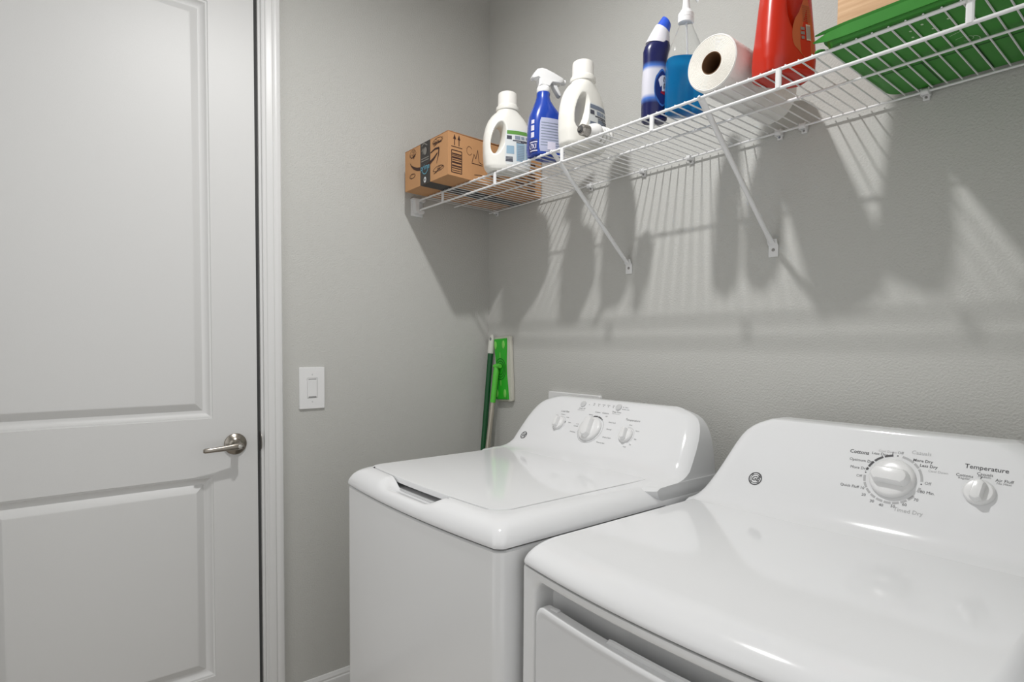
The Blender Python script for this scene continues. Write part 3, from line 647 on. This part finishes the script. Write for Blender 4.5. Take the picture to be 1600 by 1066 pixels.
LBLW = mat('label_pale', (.72, .745, .74), .4); LBLB = mat('label_blue', srgb(150, 178, 196), .4); LBLG = mat('label_green', srgb(98, 150, 70), .4); LBLK = mat('label_ink', srgb(70, 72, 84), .5); LBLM = mat('label_ink_mid', srgb(135, 145, 160), .5)
LBLN = mat('label_navy_grey', srgb(110, 120, 138), .4)
def jug(label, loc, rz, scale, sun):
    t = thing('detergent_bottle', label, 'bottle', loc, rz, 'white detergent bottles on the shelf')
    prof = [(0, .060, .034, 3.2), (.004, .068, .040, 3.2), (.015, .0765, .0435, 3), (.05, .0810, .0445, 2.8), (.09, .0820, .0440, 2.7), (.12, .0795, .0425, 2.6), (.145, .0740, .0400, 2.5), (.165, .0655, .0375, 2.3), (.18, .0550, .0355, 2.1), (.19, .045, .0345, 2), (.197, .0362, .0340, 2), (.206, .0355, .0340, 2)]
    b = Bottle([(z, a, bb, n, 0, 0) for z, a, bb, n in prof]); body = b.geo(56)
    # handle opening: tilted oval cut through the depth, flared at both faces
    c = G(); rings = []
    for y, k in ((-.06, 1.5), (-.040, 1.32), (-.028, 1.12), (-.012, 1.0), (.012, 1.0), (.028, 1.12), (.040, 1.32), (.06, 1.5)):
        rings.append([(-.0400+(k*.0180*math.cos(a)+.0070*math.sin(a)*1.6), y, .104+k**.6*.047*math.sin(a)) for a in [2*pi*i/32 for i in range(32)]])
    c.loft(rings)
    me = carve(body, [c], .0024, 6); obj('body', me, JUG, t)
    obj('collar', cyl([(.0335, .200), (.0375, .202), (.0385, .207), (.0375, .213), (.034, .2145)]), JUG, t, 30)
    g = cyl([(.0345, .212), (.0350, .216), (.0330, .219), (.0322, .2205), (.0312, .255), (.0300, .259), (.0265, .2615), (.015, .2625)]); cp = obj('cap', g, JUGCAP, t, 25)
    # printed back label following the body
    JS = 22
    lb = obj('label_panel', b.patch(-76-JS, -22-JS, .018, .132, .0004, 14, 10, 4), LBLW, t, 40)
    obj('label_band', b.patch(-73-JS, -26-JS, .116, .128, .0009, 10, 3), LBLG if sun else LBLN, lb, 40)
    obj('label_block', patches(b, [(p-JS, q-JS, r_, v_) for p, q, r_, v_ in [(-60, -38, .030, .088), (-36, -24, .030, .088), (-73, -64, .052, .078)]], .0008), LBLB if sun else LBLN, lb, 40)
    obj('label_print', patches(b, [(p-JS, q-JS, r_, v_) for p, q, r_, v_ in [(-66, -30, .094, .0975), (-73, -67, .099, .111), (-60, -42, .089, .0915), (-74, -66, .040, .0425), (-74, -66, .036, .0385), (-74, -66, .031, .0345), (-74, -66, .027, .030), (-50, -28, .0905, .093)]+([(-46, -24, .0845, .088), (-44, -24, .079, .082)] if not sun else [])], .0010), LBLK, lb, 40)
    obj('label_print', patches(b, [(p-JS, q-JS, r_, v_) for p, q, r_, v_ in [(-62, -50, .100, .112), (-48, -38, .101, .111), (-34, -26, .102, .110)]+[(-58, -40, .034+.0055*k, .0362+.0055*k) for k in range(9)]], .0010), LBLM, lb, 40)
    t.scale = (scale,)*3
    return t
jug('white detergent bottle with green-banded label, between carton and blue spray bottle', (.490, -.2965, ZT_), math.radians(66), .965, True)
jug('white detergent bottle behind the light bulb, right of the blue spray bottle', (.790, -.262, ZT_), math.radians(90), .965, False)

# ---- blue stain-remover spray bottle
BLUE = mat('cobalt_plastic', srgb(24, 62, 160), .25, coat=.2); NAVY = mat('navy_label', srgb(28, 42, 105), .35); LAV = mat('lavender_label', srgb(176, 180, 204), .4); LAV2 = mat('slate_label', srgb(92, 108, 155), .4); PINK = mat('label_white', srgb(214, 210, 226), .4)
sp = thing('spray_bottle', 'cobalt blue spray bottle with white trigger head between two detergent bottles', 'bottle', (.680, -.303, ZT_), math.radians(72)); sp.scale = (1.07, 1.1, .95)
b = Bottle([(0, .043, .027, 3.5, 0, 0), (.004, .049, .033, 3.5, 0, 0), (.02, .0515, .0345, 3.4, 0, 0), (.06, .0505, .0335, 3.2, 0, 0), (.10, .0500, .0330, 3, 0, 0), (.122, .0470, .0320, 2.8, -.001, 0), (.140, .0385, .0300, 2.6, -.004, 0), (.156, .0290, .0270, 2.3, -.007, 0), (.172, .0215, .0230, 2, -.009, 0), (.186, .0180, .0190, 2, -.009, 0), (.197, .0185, .0185, 2, -.008, 0), (.203, .0160, .0160, 2, -.008, 0)])
obj('body', b.geo(56), BLUE, sp, 40)
lp = obj('label_panel', b.patch(-120, -30, .010, .112, .0004, 16, 10, 5), LAV, sp, 40)
obj('label_block', b.patch(-66, -36, .014, .104, .0008, 8, 6), LAV2, lp, 40)
obj('label_print', patches(b, [(-114, -70, .028+.0085*k, .0300+.0085*k) for k in range(9)], .0009), LBLM, lp, 40)
obj('label_print', patches(b, [(-94, -84, .016, .040)], .0010), PINK, lp, 40)
nv = obj('front_label', b.patch(-178, -128, .006, .046, .0004, 10, 6), NAVY, sp, 40)
obj('icon_print', patches(b, [(-166, -146, .052, .068), (-166, -146, .073, .089), (-164, -146, .094, .106)], .0007), PINK, sp, 40)
obj('label_lettering', patches(b, [(-172, -128, .010, .013), (-172, -128, .036, .039)], .0009), PINK, nv, 40)
# "OXI" ring letters on the navy block
def onb(b, polys, off):
    g = G()
    for p in polys: g.add([b.pt(math.radians(q[0]), q[1], off) for q in p], [tuple(range(len(p)))])
    return g
def stroke_t(pts, wt, wz):
    out = []
    for (a, b_) in zip(pts[:-1], pts[1:]):
        out.append([(a[0]-wt, a[1]-wz), (a[0]+wt, a[1]+wz), (b_[0]+wt, b_[1]+wz), (b_[0]-wt, b_[1]-wz)])
    return out
O_ = [(-164+7*math.cos(2*pi*k/16), .0245+.0075*math.sin(2*pi*k/16)) for k in range(17)]
ox = stroke_t(O_, 1.6, .0009)+stroke_t([(-155, .017), (-142, .032)], 1.8, .0004)+stroke_t([(-142, .017), (-155, .032)], 1.8, .0004)+stroke_t([(-135, .017), (-135, .032)], 1.8, .0004)
obj('label_lettering', onb(b, ox, .0012), PINK, nv, 0)
obj('neck_collar', cyl([(.0175, .200), (.0185, .202), (.0185, .212), (.0165, .217), (.013, .220)], 28, (-.008, 0, 0)), PLASW, sp, 30)
# trigger head: shaped side profile extruded with rounded edges
def slab(poly, half, bev, Mf=None):
    g = G(); n = len(poly); cx_ = sum(p[0] for p in poly)/n; cz_ = sum(p[1] for p in poly)/n
    def sc_(k): return [(cx_+(p[0]-cx_)*k, cz_+(p[1]-cz_)*k) for p in poly]
    rings = [[(p[0], y, p[1]) for p in sc_(k)] for y, k in ((-half, .86), (-half+bev*.4, .95), (-half+bev, 1), (half-bev, 1), (half-bev*.4, .95), (half, .86))]
    return g.loft(rings)
head = [(-.024, .217), (.006, .217), (.010, .226), (.016, .2325), (.044, .2335), (.0495, .237), (.050, .2475), (.046, .251), (.020, .262), (-.004, .270), (-.018, .2715), (-.030, .266), (-.038, .254), (-.044, .240), (-.042, .237), (-.034, .242), (-.026, .238), (-.024, .228)]
hd_ = obj('trigger_head', slab(head, .0145, .006), PLASW, sp, 35)
obj('nozzle', G().lathe([(.0075, 0), (.0085, .002), (.0085, .009), (.006, .011), (.002, .011)], 20, Matrix.Translation((.047, 0, .2425))@Mx), PLASW, hd_, 30)
obj('trigger', slab([(.014, .234), (.027, .234), (.030, .226), (.036, .212), (.043, .198), (.041, .194), (.036, .196), (.027, .209), (.019, .222)], .0085, .003), PLASG, sp, 35)

# ---- compact fluorescent bulb lying on the wires
cf = thing('light_bulb', 'spiral compact fluorescent bulb with metal screw base lying on the shelf', 'light bulb', (.864, -.345, ZT_+.0265), 0, rot=(0, math.radians(88), math.radians(91))); cf.scale = (1.13,)*3
THREAD = mat('threaded_metal', (.38, .36, .33), .3, 1); CFLW = mat('bulb_housing_white', (.80, .79, .77), .4); GLASSW = mat('frosted_tube', (.86, .85, .82), .3)
prof = [(.004, -.002), (.009, -.001), (.0125, .003)]
for k in range(5): prof += [(.0131, .004+k*.0036), (.0121, .0058+k*.0036)]
prof += [(.0133, .0225), (.0135, .024)]
obj('screw_base', cyl(prof, 28), THREAD, cf, 30); obj('contact_insulator', cyl([(.0045, -.004), (.0085, -.0025), (.009, -.001)], 20), DARKIN, cf, 30); obj('contact_tip', cyl([(.002, -.006), (.0045, -.0052), (.0045, -.0038)], 16), THREAD, cf, 30)
obj('housing', cyl([(.0138, .0235), (.0150, .026), (.0200, .036), (.0226, .044), (.0230, .053), (.0215, .0565), (.012, .058)], 32), CFLW, cf, 30)
g = G()
for ph in (0, pi):
    P = []
    for k in range(73):
        a = ph+k/72*2*pi*1.75; z = .060+.044*k/72; r_ = .0165*min(1, .55+k/14) if k < 60 else .0165*(1-.9*((k-60)/12)**2)
        P.append((r_*math.cos(a), r_*math.sin(a), z+(.003 if k > 60 else 0)*((k-60)/12)))
    g.tube(P, .0048, 8)
obj('spiral_tube', g, GLASSW, cf, 60)

# ---- toilet cleaner with angled neck
CLN = mat('navy_gloss_plastic', srgb(22, 26, 78), .25, coat=.2); CLW = mat('cleaner_white', srgb(218, 216, 222), .35); CAPB = mat('royal_cap', srgb(40, 82, 196), .35); RED = mat('label_red', srgb(176, 30, 44), .4); MIDB = mat('label_mid_blue', srgb(58, 104, 178), .35)
tcn = thing('toilet_cleaner_bottle', 'navy and white cleaner bottle with bent neck and blue cap', 'bottle', (1.064, -.292, ZT_), math.radians(52)); tcn.scale = (.86, .92, 1)
b = Bottle([(0, .030, .021, 2.8, 0, 0), (.004, .035, .025, 2.8, 0, 0), (.02, .0365, .026, 2.8, 0, 0), (.045, .0365, .026, 2.8, 0, 0), (.052, .0365, .026, 2.8, 0, 0), (.095, .036, .026, 2.7, 0, 0), (.105, .0355, .0255, 2.7, 0, 0), (.13, .0335, .025, 2.5, 0, 0), (.155, .0345, .025, 2.4, .001, 0), (.17, .0370, .025, 2.3, .003, 0), (.182, .036, .0245, 2.3, .006, 0), (.190, .030, .023, 2.2, .010, 0)])
def slice_b(z0, z1):
    q = [(z0, *b.at(z0)[1:])]+[p for p in b.p if z0 < p[0] < z1]+[(z1, *b.at(z1)[1:])]; return Bottle(q).geo(44)
# shrink-sleeve print as a graded material along the height
m = bpy.data.materials.new('printed_sleeve'); m.use_nodes = True; nt = m.node_tree; pb = nt.nodes['Principled BSDF']; pb.inputs['Roughness'].default_value = .25
tcx = nt.nodes.new('ShaderNodeTexCoord'); sx_ = nt.nodes.new('ShaderNodeSeparateXYZ'); nt.links.new(tcx.outputs['Object'], sx_.inputs[0])
mr = nt.nodes.new('ShaderNodeMapRange'); mr.inputs['From Max'].default_value = .2; nt.links.new(sx_.outputs['Z'], mr.inputs['Value'])
cr = nt.nodes.new('ShaderNodeValToRGB'); nt.links.new(mr.outputs['Result'], cr.inputs[0]); nt.links.new(cr.outputs[0], pb.inputs['Base Color'])
e = cr.color_ramp.elements; nav = (*srgb(22, 26, 78), 1); whi = (*srgb(205, 204, 214), 1); mb = (*srgb(70, 112, 190), 1)
e[0].position = 0; e[0].color = nav; e[1].position = 1; e[1].color = nav
for p_, c_ in ((.20, nav), (.26, mb), (.31, whi), (.60, whi), (.645, mb), (.70, nav)): q = e.new(p_); q.color = c_
obj('body', b.geo(44), m, tcn, 40)
ov = lambda k: [(-72+26*k*math.cos(2*pi*i/28), .075+.045*k*math.sin(2*pi*i/28)) for i in range(28)]
ol = obj('oval_label', onb(b, [ov(1.0)], .0006), MIDB, tcn, 40); obj('oval_label_inner', onb(b, [ov(.88)], .0010), NAVY, ol, 40)
obj('label_block', patches(b, [(-76, -54, .066, .104)], .0016), CLW, ol, 40); obj('label_block', onb(b, [[(-82, .062), (-54, .056), (-54, .064), (-78, .068)]], .0018), RED, ol, 0)
obj('label_lettering', onb(b, stroke_t([(-66+4*math.cos(2*pi*k/12), .078+.006*math.sin(2*pi*k/12)) for k in range(13)], 1.4, .0008)+stroke_t([(-66+4*math.cos(2*pi*k/12), .094+.006*math.sin(2*pi*k/12)) for k in range(10)], 1.4, .0008), .0022), INKD, ol, 0)
def bent(c0, c1, r0, r1, steps, bend):
    rings = []
    for i in range(steps+1):
        t = i/steps; c = Vector(c0).lerp(Vector(c1), t); a = lerp(bend[0], bend[1], t); r = [lerp(r0[k], r1[k], t) for k in (0, 1)]
        rings.append([(c.x+r[0]*math.cos(q)*math.cos(a), c.y+r[1]*math.sin(q), c.z-r[0]*math.cos(q)*math.sin(a)) for q in [2*pi*k/32 for k in range(32)]])
    return rings
g = G(); g.loft(bent((.007, 0, .186), (.020, 0, .222), (.0350, .0245), (.0235, .020), 6, (.15, .55))); obj('neck', g, CLW, tcn, 40)
g = G(); g.loft(bent((.020, 0, .222), (.031, 0, .243), (.0215, .0185), (.0165, .0150), 4, (.55, .75))+bent((.032, 0, .245), (.0325, 0, .2465), (.014, .012), (.008, .007), 1, (.75, .8))); obj('cap', g, CAPB, tcn, 35)

# ---- clear trigger bottle half full of blue cleaner
PET = mat('clear_plastic', (.97, .98, .98), .04, trans=1, ior=1.22); LIQ = mat('blue_liquid', srgb(40, 150, 215), .05, trans=.55, ior=1.2)
LIQ.node_tree.nodes['Principled BSDF'].inputs['Base Color'].default_value = (.015, .33, .72, 1)
gb = thing('cleaner_spray_bottle', 'clear spray bottle half full of bright blue liquid beside the paper towels', 'bottle', (1.1405, -.277, ZT_), math.radians(50)); gb.scale = (.93, .82, 1)
b = Bottle([(0, .040, .028, 3, 0, 0), (.005, .047, .034, 3, 0, 0), (.02, .049, .036, 2.9, 0, 0), (.08, .0485, .036, 2.8, 0, 0), (.118, .0480, .0355, 2.7, 0, 0), (.145, .0430, .0335, 2.5, 0, 0), (.17, .0330, .0290, 2.3, 0, 0), (.19, .0240, .0235, 2, 0, 0), (.205, .0175, .0175, 2, 0, 0), (.216, .0150, .0150, 2, 0, 0)])
obj('body', b.geo(48), PET, gb, 40)
lq = Bottle([(p[0]+(.002 if p[0] < .001 else 0), p[1]-.0022, p[2]-.0022, p[3], 0, 0) for p in b.p if p[0] < .125]+[(.128, .0445, .0325, 2.6, 0, 0)])
obj('liquid', lq.geo(48), LIQ, gb, 40)
STK = mat('back_label_blue', srgb(24, 120, 190), .4)
obj('label_panel', b.patch(70, 160, .018, .120, .0006, 12, 8, 5), STK, gb, 40)
obj('label_print', patches(b, [(-80, -58, .085, .0885), (-80, -58, .079, .0825), (-80, -60, .073, .0765)], .0006), mat('label_slate', srgb(70, 120, 165), .4), gb, 40)
obj('neck_collar', cyl([(.0160, .212), (.0195, .214), (.0200, .222), (.0192, .2235), (.0200, .225), (.0196, .234), (.0165, .238), (.0125, .244)], 32), mat('clear_white_plastic', (.84, .85, .86), .25), gb, 30)
obj('sprayer_stem', cyl([(.0120, .240), (.0095, .252), (.0082, .262), (.0080, .285)], 24), MATS['clear_white_plastic'], gb, 30)
obj('dip_tube', G().tube([(0, 0, .015), (.004, 0, .12), (0, 0, .24)], .0022, 8), MATS['clear_white_plastic'], gb, 40)
obj('trigger_head', slab([(-.020, .283), (.012, .283), (.018, .292), (.050, .296), (.052, .308), (.030, .318), (-.010, .322), (-.028, .312), (-.030, .300)], .012, .005), MATS['clear_white_plastic'], gb, 35)
obj('trigger', slab([(.016, .293), (.026, .294), (.034, .272), (.030, .262), (.024, .270)], .007, .0025), MATS['clear_white_plastic'], gb, 35)

# ---- paper towel roll lying with its end to the room
PAP = mat('tissue_paper', (.80, .79, .765), .85, bump=.5, bscale=160); PAPE = mat('tissue_edge', (.78, .75, .69), .9, bump=.4, bscale=200); CORE = mat('core_board', srgb(112, 80, 52), .85)
pt_ = thing('paper_towel_roll', 'white paper towel roll lying on its side beside the orange jug', 'paper towel', (1.2515, -.206, ZT_+.0600), 0, rot=(math.radians(90), 0, math.radians(1)))
RO, RI, LN = .0592, .0225, .14
g = G(); g.lathe([(RO-.003, LN), (RO-.0008, LN-.0018), (RO, LN-.005), (RO, -LN+.005), (RO-.003, -LN)], 64, None, False, False); obj('roll', g, PAP, pt_, 30)
prof = [(RO-.003, LN)]
k = RO-.004
while k > RI+.002: prof += [(k, LN-.0003), (k-.0011, LN-.0010)]; k -= .0026
prof += [(RI+.0008, LN-.001)]
g = G(); g.lathe(prof, 64, None, False, False); obj('roll_end', g, PAPE, pt_, 30)
g = G(); g.lathe([(RO-.003, -LN), (RI, -LN)], 64, None, False, False); obj('roll_end', g, PAPE, pt_, 30)
g = G(); g.lathe([(RI+.0008, LN-.0005), (RI-.0006, LN-.0005), (RI-.0006, -LN), (RI+.0008, -LN)], 40, None, False, False); obj('core', g, CORE, pt_, 30)
g = G(); rows = []
for i in range(7):
    a = math.radians(-100+i*9); rows.append([((RO+.0007+.0022*max(0, (2-i))/2)*math.cos(a), (RO+.0007+.0022*max(0, (2-i))/2)*math.sin(a), z) for z in (LN-.003, -LN+.003)])
g.grid(rows); obj('loose_sheet', g, PAP, pt_, 40)

# ---- orange detergent jug
ORG = mat('orange_red_plastic', srgb(188, 36, 10), .25); ORL = mat('jug_label_copper', srgb(186, 98, 58), .4); ORC = mat('jug_cap_orange', srgb(220, 90, 30), .35)
oj = thing('detergent_jug', 'large orange-red detergent jug with handle beside the paper towels', 'jug', (1.3775, -.276, ZT_), math.radians(58)); oj.scale = (.83, .86, 1)
prof = [(0, .062, .043, 3.2, 0), (.005, .069, .050, 3.2, 0), (.03, .0715, .0525, 3, 0), (.06, .0700, .0510, 2.9, 0), (.10, .0655, .0480, 2.8, 0), (.15, .0600, .0450, 2.7, 0), (.19, .0550, .0420, 2.5, 0), (.22, .0460, .0385, 2.3, 0), (.24, .0370, .0345, 2, 0), (.25, .0330, .0330, 2, 0)]
b = Bottle([(z, a, bb, n, o, 0) for z, a, bb, n, o in prof])
c = G(); c.sphere((.000, -.066, .150), (.030, .036, .078), 28, 18); c2 = G(); c2.sphere((.000, .066, .150), (.030, .036, .078), 28, 18)
obj('body', carve(b.geo(56), [c, c2], .0026, 6), ORG, oj)
ll = obj('label_panel', onb(b, [[(-72+22*math.cos(2*pi*k/36)*(1.0 if math.sin(2*pi*k/36) < 0 else 1-.75*math.sin(2*pi*k/36)**2), .075+(.085 if math.sin(2*pi*k/36) > 0 else .052)*math.sin(2*pi*k/36)) for k in range(36)]], .0007), ORL, oj, 40)
obj('label_print', patches(b, [(-76, -64, .062, .094)], .0012), mat('barcode_white', srgb(206, 202, 196), .5), ll, 40)
obj('label_print', patches(b, [(-75+1.9*k, -74.2+1.9*k, .065, .091) for k in range(6)], .0015), INKM, ll, 40)
obj('label_print', patches(b, [(-86, -79, .082, .088), (-86, -79, .073, .079), (-85, -80, .064, .070)], .0012), INKM, ll, 40)
obj('label_print', patches(b, [(-82, -62, .100+.0038*k, .1012+.0038*k) for k in range(9)], .0012), mat('label_fine_print', srgb(150, 92, 66), .5), ll, 40)
obj('cap', cyl([(.034, .248), (.036, .250), (.036, .258), (.031, .260), (.030, .290), (.027, .294), (.01, .295)]), ORC, oj, 30)

# ---- green tray, folded sheet lip, and the wood-toned box standing in it
GRN = mat('green_plastic', srgb(50, 134, 38), .45, var=.12, vscale=40); GRND = mat('green_seam', srgb(24, 70, 26), .6); PALE = mat('pale_green_print', srgb(190, 215, 180), .5)
gt = thing('green_tray', 'shallow green plastic tray with scalloped corner lying across the shelf', 'tray', (1.745, -.22, ZT_))
TX0, TX1, TY0, TY1 = 1.490, 2.025, -.352, -.012
def tring(z, gr): return [(x, y, z) for x, y in rr2(TX0-gr, TX1+gr, TY0-gr, TY1+gr, .034, 8, 10, 8)]
g = G(); g.loft([tring(ZT_+.0003, -.006), tring(ZT_+.001, -.001), tring(ZT_+.007, .002), tring(ZT_+.0165, .004), tring(ZT_+.0172, .0075), tring(ZT_+.0158, .0078), tring(ZT_+.0180, .0025), tring(ZT_+.0085, .0004), tring(ZT_+.0035, -.004)], True, True); obj('tray_body', g, GRN, gt, 30, True)
def lip(n_, y, z0, z1, xs):
    g = G(); g.loft([[(x, y-.0035*k, lerp(z0, z1, .45)-k*(z1-z0)*.45), (x, y-.004*k-.002, lerp(z0, z1, .45)+k*(z1-z0)*.5), (x, y+.0012, lerp(z0, z1, .45)+k*(z1-z0)*.55), (x, y+.0012, lerp(z0, z1, .45)-k*(z1-z0)*.4)] for x, k in xs]); obj(n_, g, GRN, gt, 30, True)
lip('front_lip', -.357, ZT_+.004, ZT_+.0225, [(1.474, .06), (1.484, .35), (1.500, .8), (1.53, 1), (2.02, 1)])
lip('upper_fold', -.3545, ZT_+.022, ZT_+.0285, [(1.476, .15), (1.492, .7), (1.53, 1), (1.75, 1), (2.02, .8)])
g = G(); g.loft([[(1.478+.010*math.cos(a), -.335+.012*math.sin(a), ZT_+z) for a in [2*pi*k/12 for k in range(12)]] for z in (.0005, .0025)]); obj('corner_tab', g, GRN, gt, 30, True)
Mu = frame((TX0, TY0, ZT_+.0002), (1, 0, 0), (0, -1, 0))
decal('moulded_seam', Mu, [rect(.02, .52, -.2065, -.2030)]+[rect(.01+.085*k, .0125+.085*k, -.33, -.20) for k in range(1, 6)], GRND, gt, .0003)
spots = [(.122, -.056), (.142, -.046), (.150, -.075), (.176, -.058), (.196, -.079), (.118, -.082), (.204, -.05), (.16, -.094)]
decal('drain_spot', Mu, [ell(x, y, .0021, .0030, 10) for x, y in spots], PALE, gt, .0004)
decal('moulded_mark', Mu, ring2(.182, -.170, .012, .0012, -150, 60, 16, .016)+ring2(.179, -.160, .008, .001, -150, 70, 16, .010)+stroke([(.160, -.128), (.178, -.121)], .0012)+stroke([(.163, -.150), (.176, -.146)], .001), PALE, gt, .0004)
wm = bpy.data.materials.new('tan_woodgrain'); wm.use_nodes = True; nt = wm.node_tree; pb = nt.nodes['Principled BSDF']; pb.inputs['Roughness'].default_value = .6
tcx = nt.nodes.new('ShaderNodeTexCoord'); mp = nt.nodes.new('ShaderNodeMapping'); mp.inputs['Scale'].default_value = (5, 5, 110); mp.inputs['Rotation'].default_value = (0, math.radians(3), 0)
nz = nt.nodes.new('ShaderNodeTexNoise'); nz.inputs['Scale'].default_value = 1.6; nz.inputs['Detail'].default_value = 5
cr = nt.nodes.new('ShaderNodeValToRGB'); cr.color_ramp.elements[0].position = .3; cr.color_ramp.elements[0].color = (*srgb(196, 150, 108), 1); cr.color_ramp.elements[1].position = .75; cr.color_ramp.elements[1].color = (*srgb(222, 184, 142), 1)
nt.links.new(tcx.outputs['Object'], mp.inputs[0]); nt.links.new(mp.outputs[0], nz.inputs['Vector']); nt.links.new(nz.outputs['Fac'], cr.inputs[0]); nt.links.new(cr.outputs[0], pb.inputs['Base Color'])
wb = thing('wooden_box', 'tan wood-grained box standing in the green tray at the right', 'box', (1.76, -.22, ZT_+.004))
for n_, a in (('side_panel', (1.507, 2.01, -.338, -.328)), ('side_panel', (1.507, 2.01, -.115, -.105)), ('end_panel', (1.507, 1.517, -.328, -.115)), ('end_panel', (2.0, 2.01, -.328, -.115))):
    g = G(); g.box(*a, ZT_+.0040, ZT_+.19, .0012, 1); obj(n_, g, wm, wb, 0, True)
g = G(); g.box(1.507, 2.01, -.338, -.105, ZT_+.19, ZT_+.20, .0012, 1); obj('lid', g, wm, wb, 0, True)

# ================================================================== CORNER TOOLS
DGRN = mat('dark_green_pole', srgb(20, 82, 44), .35); CAPW = mat('pole_cap_white', srgb(214, 214, 206), .4); BGRN = mat('bright_green_plastic', srgb(46, 176, 40), .35); LGRN = mat('lime_green_plastic', srgb(92, 200, 66), .35); PALU = mat('champagne_tube', srgb(196, 190, 176), .35, .6); PADW = mat('pad_cloth', srgb(206, 204, 192), .9, bump=.5, bscale=200)
# broom pole, leaning into the corner
Tp = Vector((.0545, -.0225, 1.312)); Bt = Vector((.050, -.135, .012))
bh = thing('broom_pole', 'dark green pole with white hanging cap leaning in the corner', 'pole', Bt)
dv = (Tp-Bt).normalized()
g = G(); g.tube([Bt, Bt.lerp(Tp, .945)], .0115, 16); obj('pole', g, DGRN, bh, 40, True)
Pc = [Bt.lerp(Tp, t) for t in (.94, .945, .975, .988, .996, 1.0)]
g = G(); rings = []; ux = Vector((1, 0, 0)); uy = dv.cross(ux).normalized()
for p, rx_, ry_ in zip(Pc, (.0118, .0135, .0132, .0125, .010, .005), (.0118, .0135, .0120, .0085, .0070, .004)):
    rings.append([p+ux*rx_*math.cos(2*pi*k/20)+uy*ry_*math.sin(2*pi*k/20) for k in range(20)])
g.loft(rings); hc = obj('hanging_cap', g, CAPW, bh, 40, True)
ph = Bt.lerp(Tp, .986); Mh = frame(ph+Vector((.006, -.0105, 0)), (math.cos(.75), math.sin(.75), 0), (0, 0, 1)); decal('hanging_hole', Mh, [ell(0, 0, .0042, .0068, 18)], INKM, hc, .0010)
g = G(); g.tube([Bt-dv*.011, Bt+dv*.03], .0135, 16); obj('end_cap', g, CAPW, bh, 40, True)
# flat floor sweeper, head up against the wall
sm_ = thing('floor_sweeper', 'green flat floor sweeper standing head up against the wall', 'mop', (.06, -.17, 0))
Mh = frame((.121, -.0155, 1.172), (.998, 0, .062), (-.062, 0, .998))       # head plane: u across, v along, n towards the room
def hp(u, v, n): return Mh@Vector((u, v, n))
def rr4(hw, hh, r): return rr2(-hw, hw, -hh, hh, r, 6, 4, 8)
g = G(); g.loft([[hp(x, y, z) for x, y in rr4(a, bb, .006)] for z, a, bb in ((-.0135, .0495, .1285), (-.0125, .0515, .1305), (-.002, .0520, .131), (.0005, .0505, .1295))]); obj('pad_cloth', g, PADW, sm_, 40, True)
Hs = []
for k in range(33):
    v = lerp(-.123, .123, k/32); Hs.append((.0385-.0085*math.exp(-(v/.075)**2), v))
PL = [(-a, v) for a, v in Hs]+[(a+.001, v) for a, v in reversed(Hs)]
g = G(); g.loft([[hp(x*k_-.006, y*k_, z) for x, y in PL] for z, k_ in ((.0004, 1), (.006, 1), (.0085, .97))]); hdp = obj('head_plate', g, BGRN, sm_, 30, True)
for u, v in ((-.034, .098), (.018, .098), (-.034, -.098), (.018, -.098)):
    g = G(); g.loft([[hp(u+x, v+y, z) for x, y in ell(0, 0, .0085*k_, .017*k_, 20)] for z, k_ in ((.007, 1), (.0100, .95), (.0112, .7))]); obj('cloth_gripper', g, mat('pale_green_rubber', srgb(130, 208, 96), .6), hdp, 40, True)
for r_ in (.018, .026, .034):
    decal('moulded_ring', Mh, ring2(-.006, 0, r_, .003, 0, 360, 40, r_*1.25), mat('green_shadow_line', srgb(14, 96, 16), .5), hdp, .0092)
for v in (.055, -.055):
    decal('moulded_slot', Mh, [ell(-.006, v, .0026, .014, 14)], MATS['pale_green_rubber'], hdp, .0092)
# swivel joint and pole
pv = hp(-.018, .012, .018)
g = G(); g.tube([hp(-.032, .012, .019), hp(.006, .012, .019)], .0085, 16); g.tube([hp(-.018, .012, .008), hp(-.018, .012, .020)], .011, 16); obj('swivel_joint', g, LGRN, sm_, 40, True)
fb = Vector((.050, -.150, .012)); md_ = pv.lerp(fb, .125)
g = G(); g.tube([pv, pv.lerp(fb, .02), pv.lerp(fb, .035), md_], [.009, .0125, .0118, .0112], 16); obj('pole_sleeve', g, LGRN, sm_, 40, True)
g = G(); g.tube([md_, fb], [.0095, .0095], 16); obj('pole', g, PALU, sm_, 40, True)
g = G(); g.tube([fb+(md_-fb).normalized()*.12, fb-(md_-fb).normalized()*.010], [.0115, .0125], 16); obj('hand_grip', g, BGRN, sm_, 40, True)
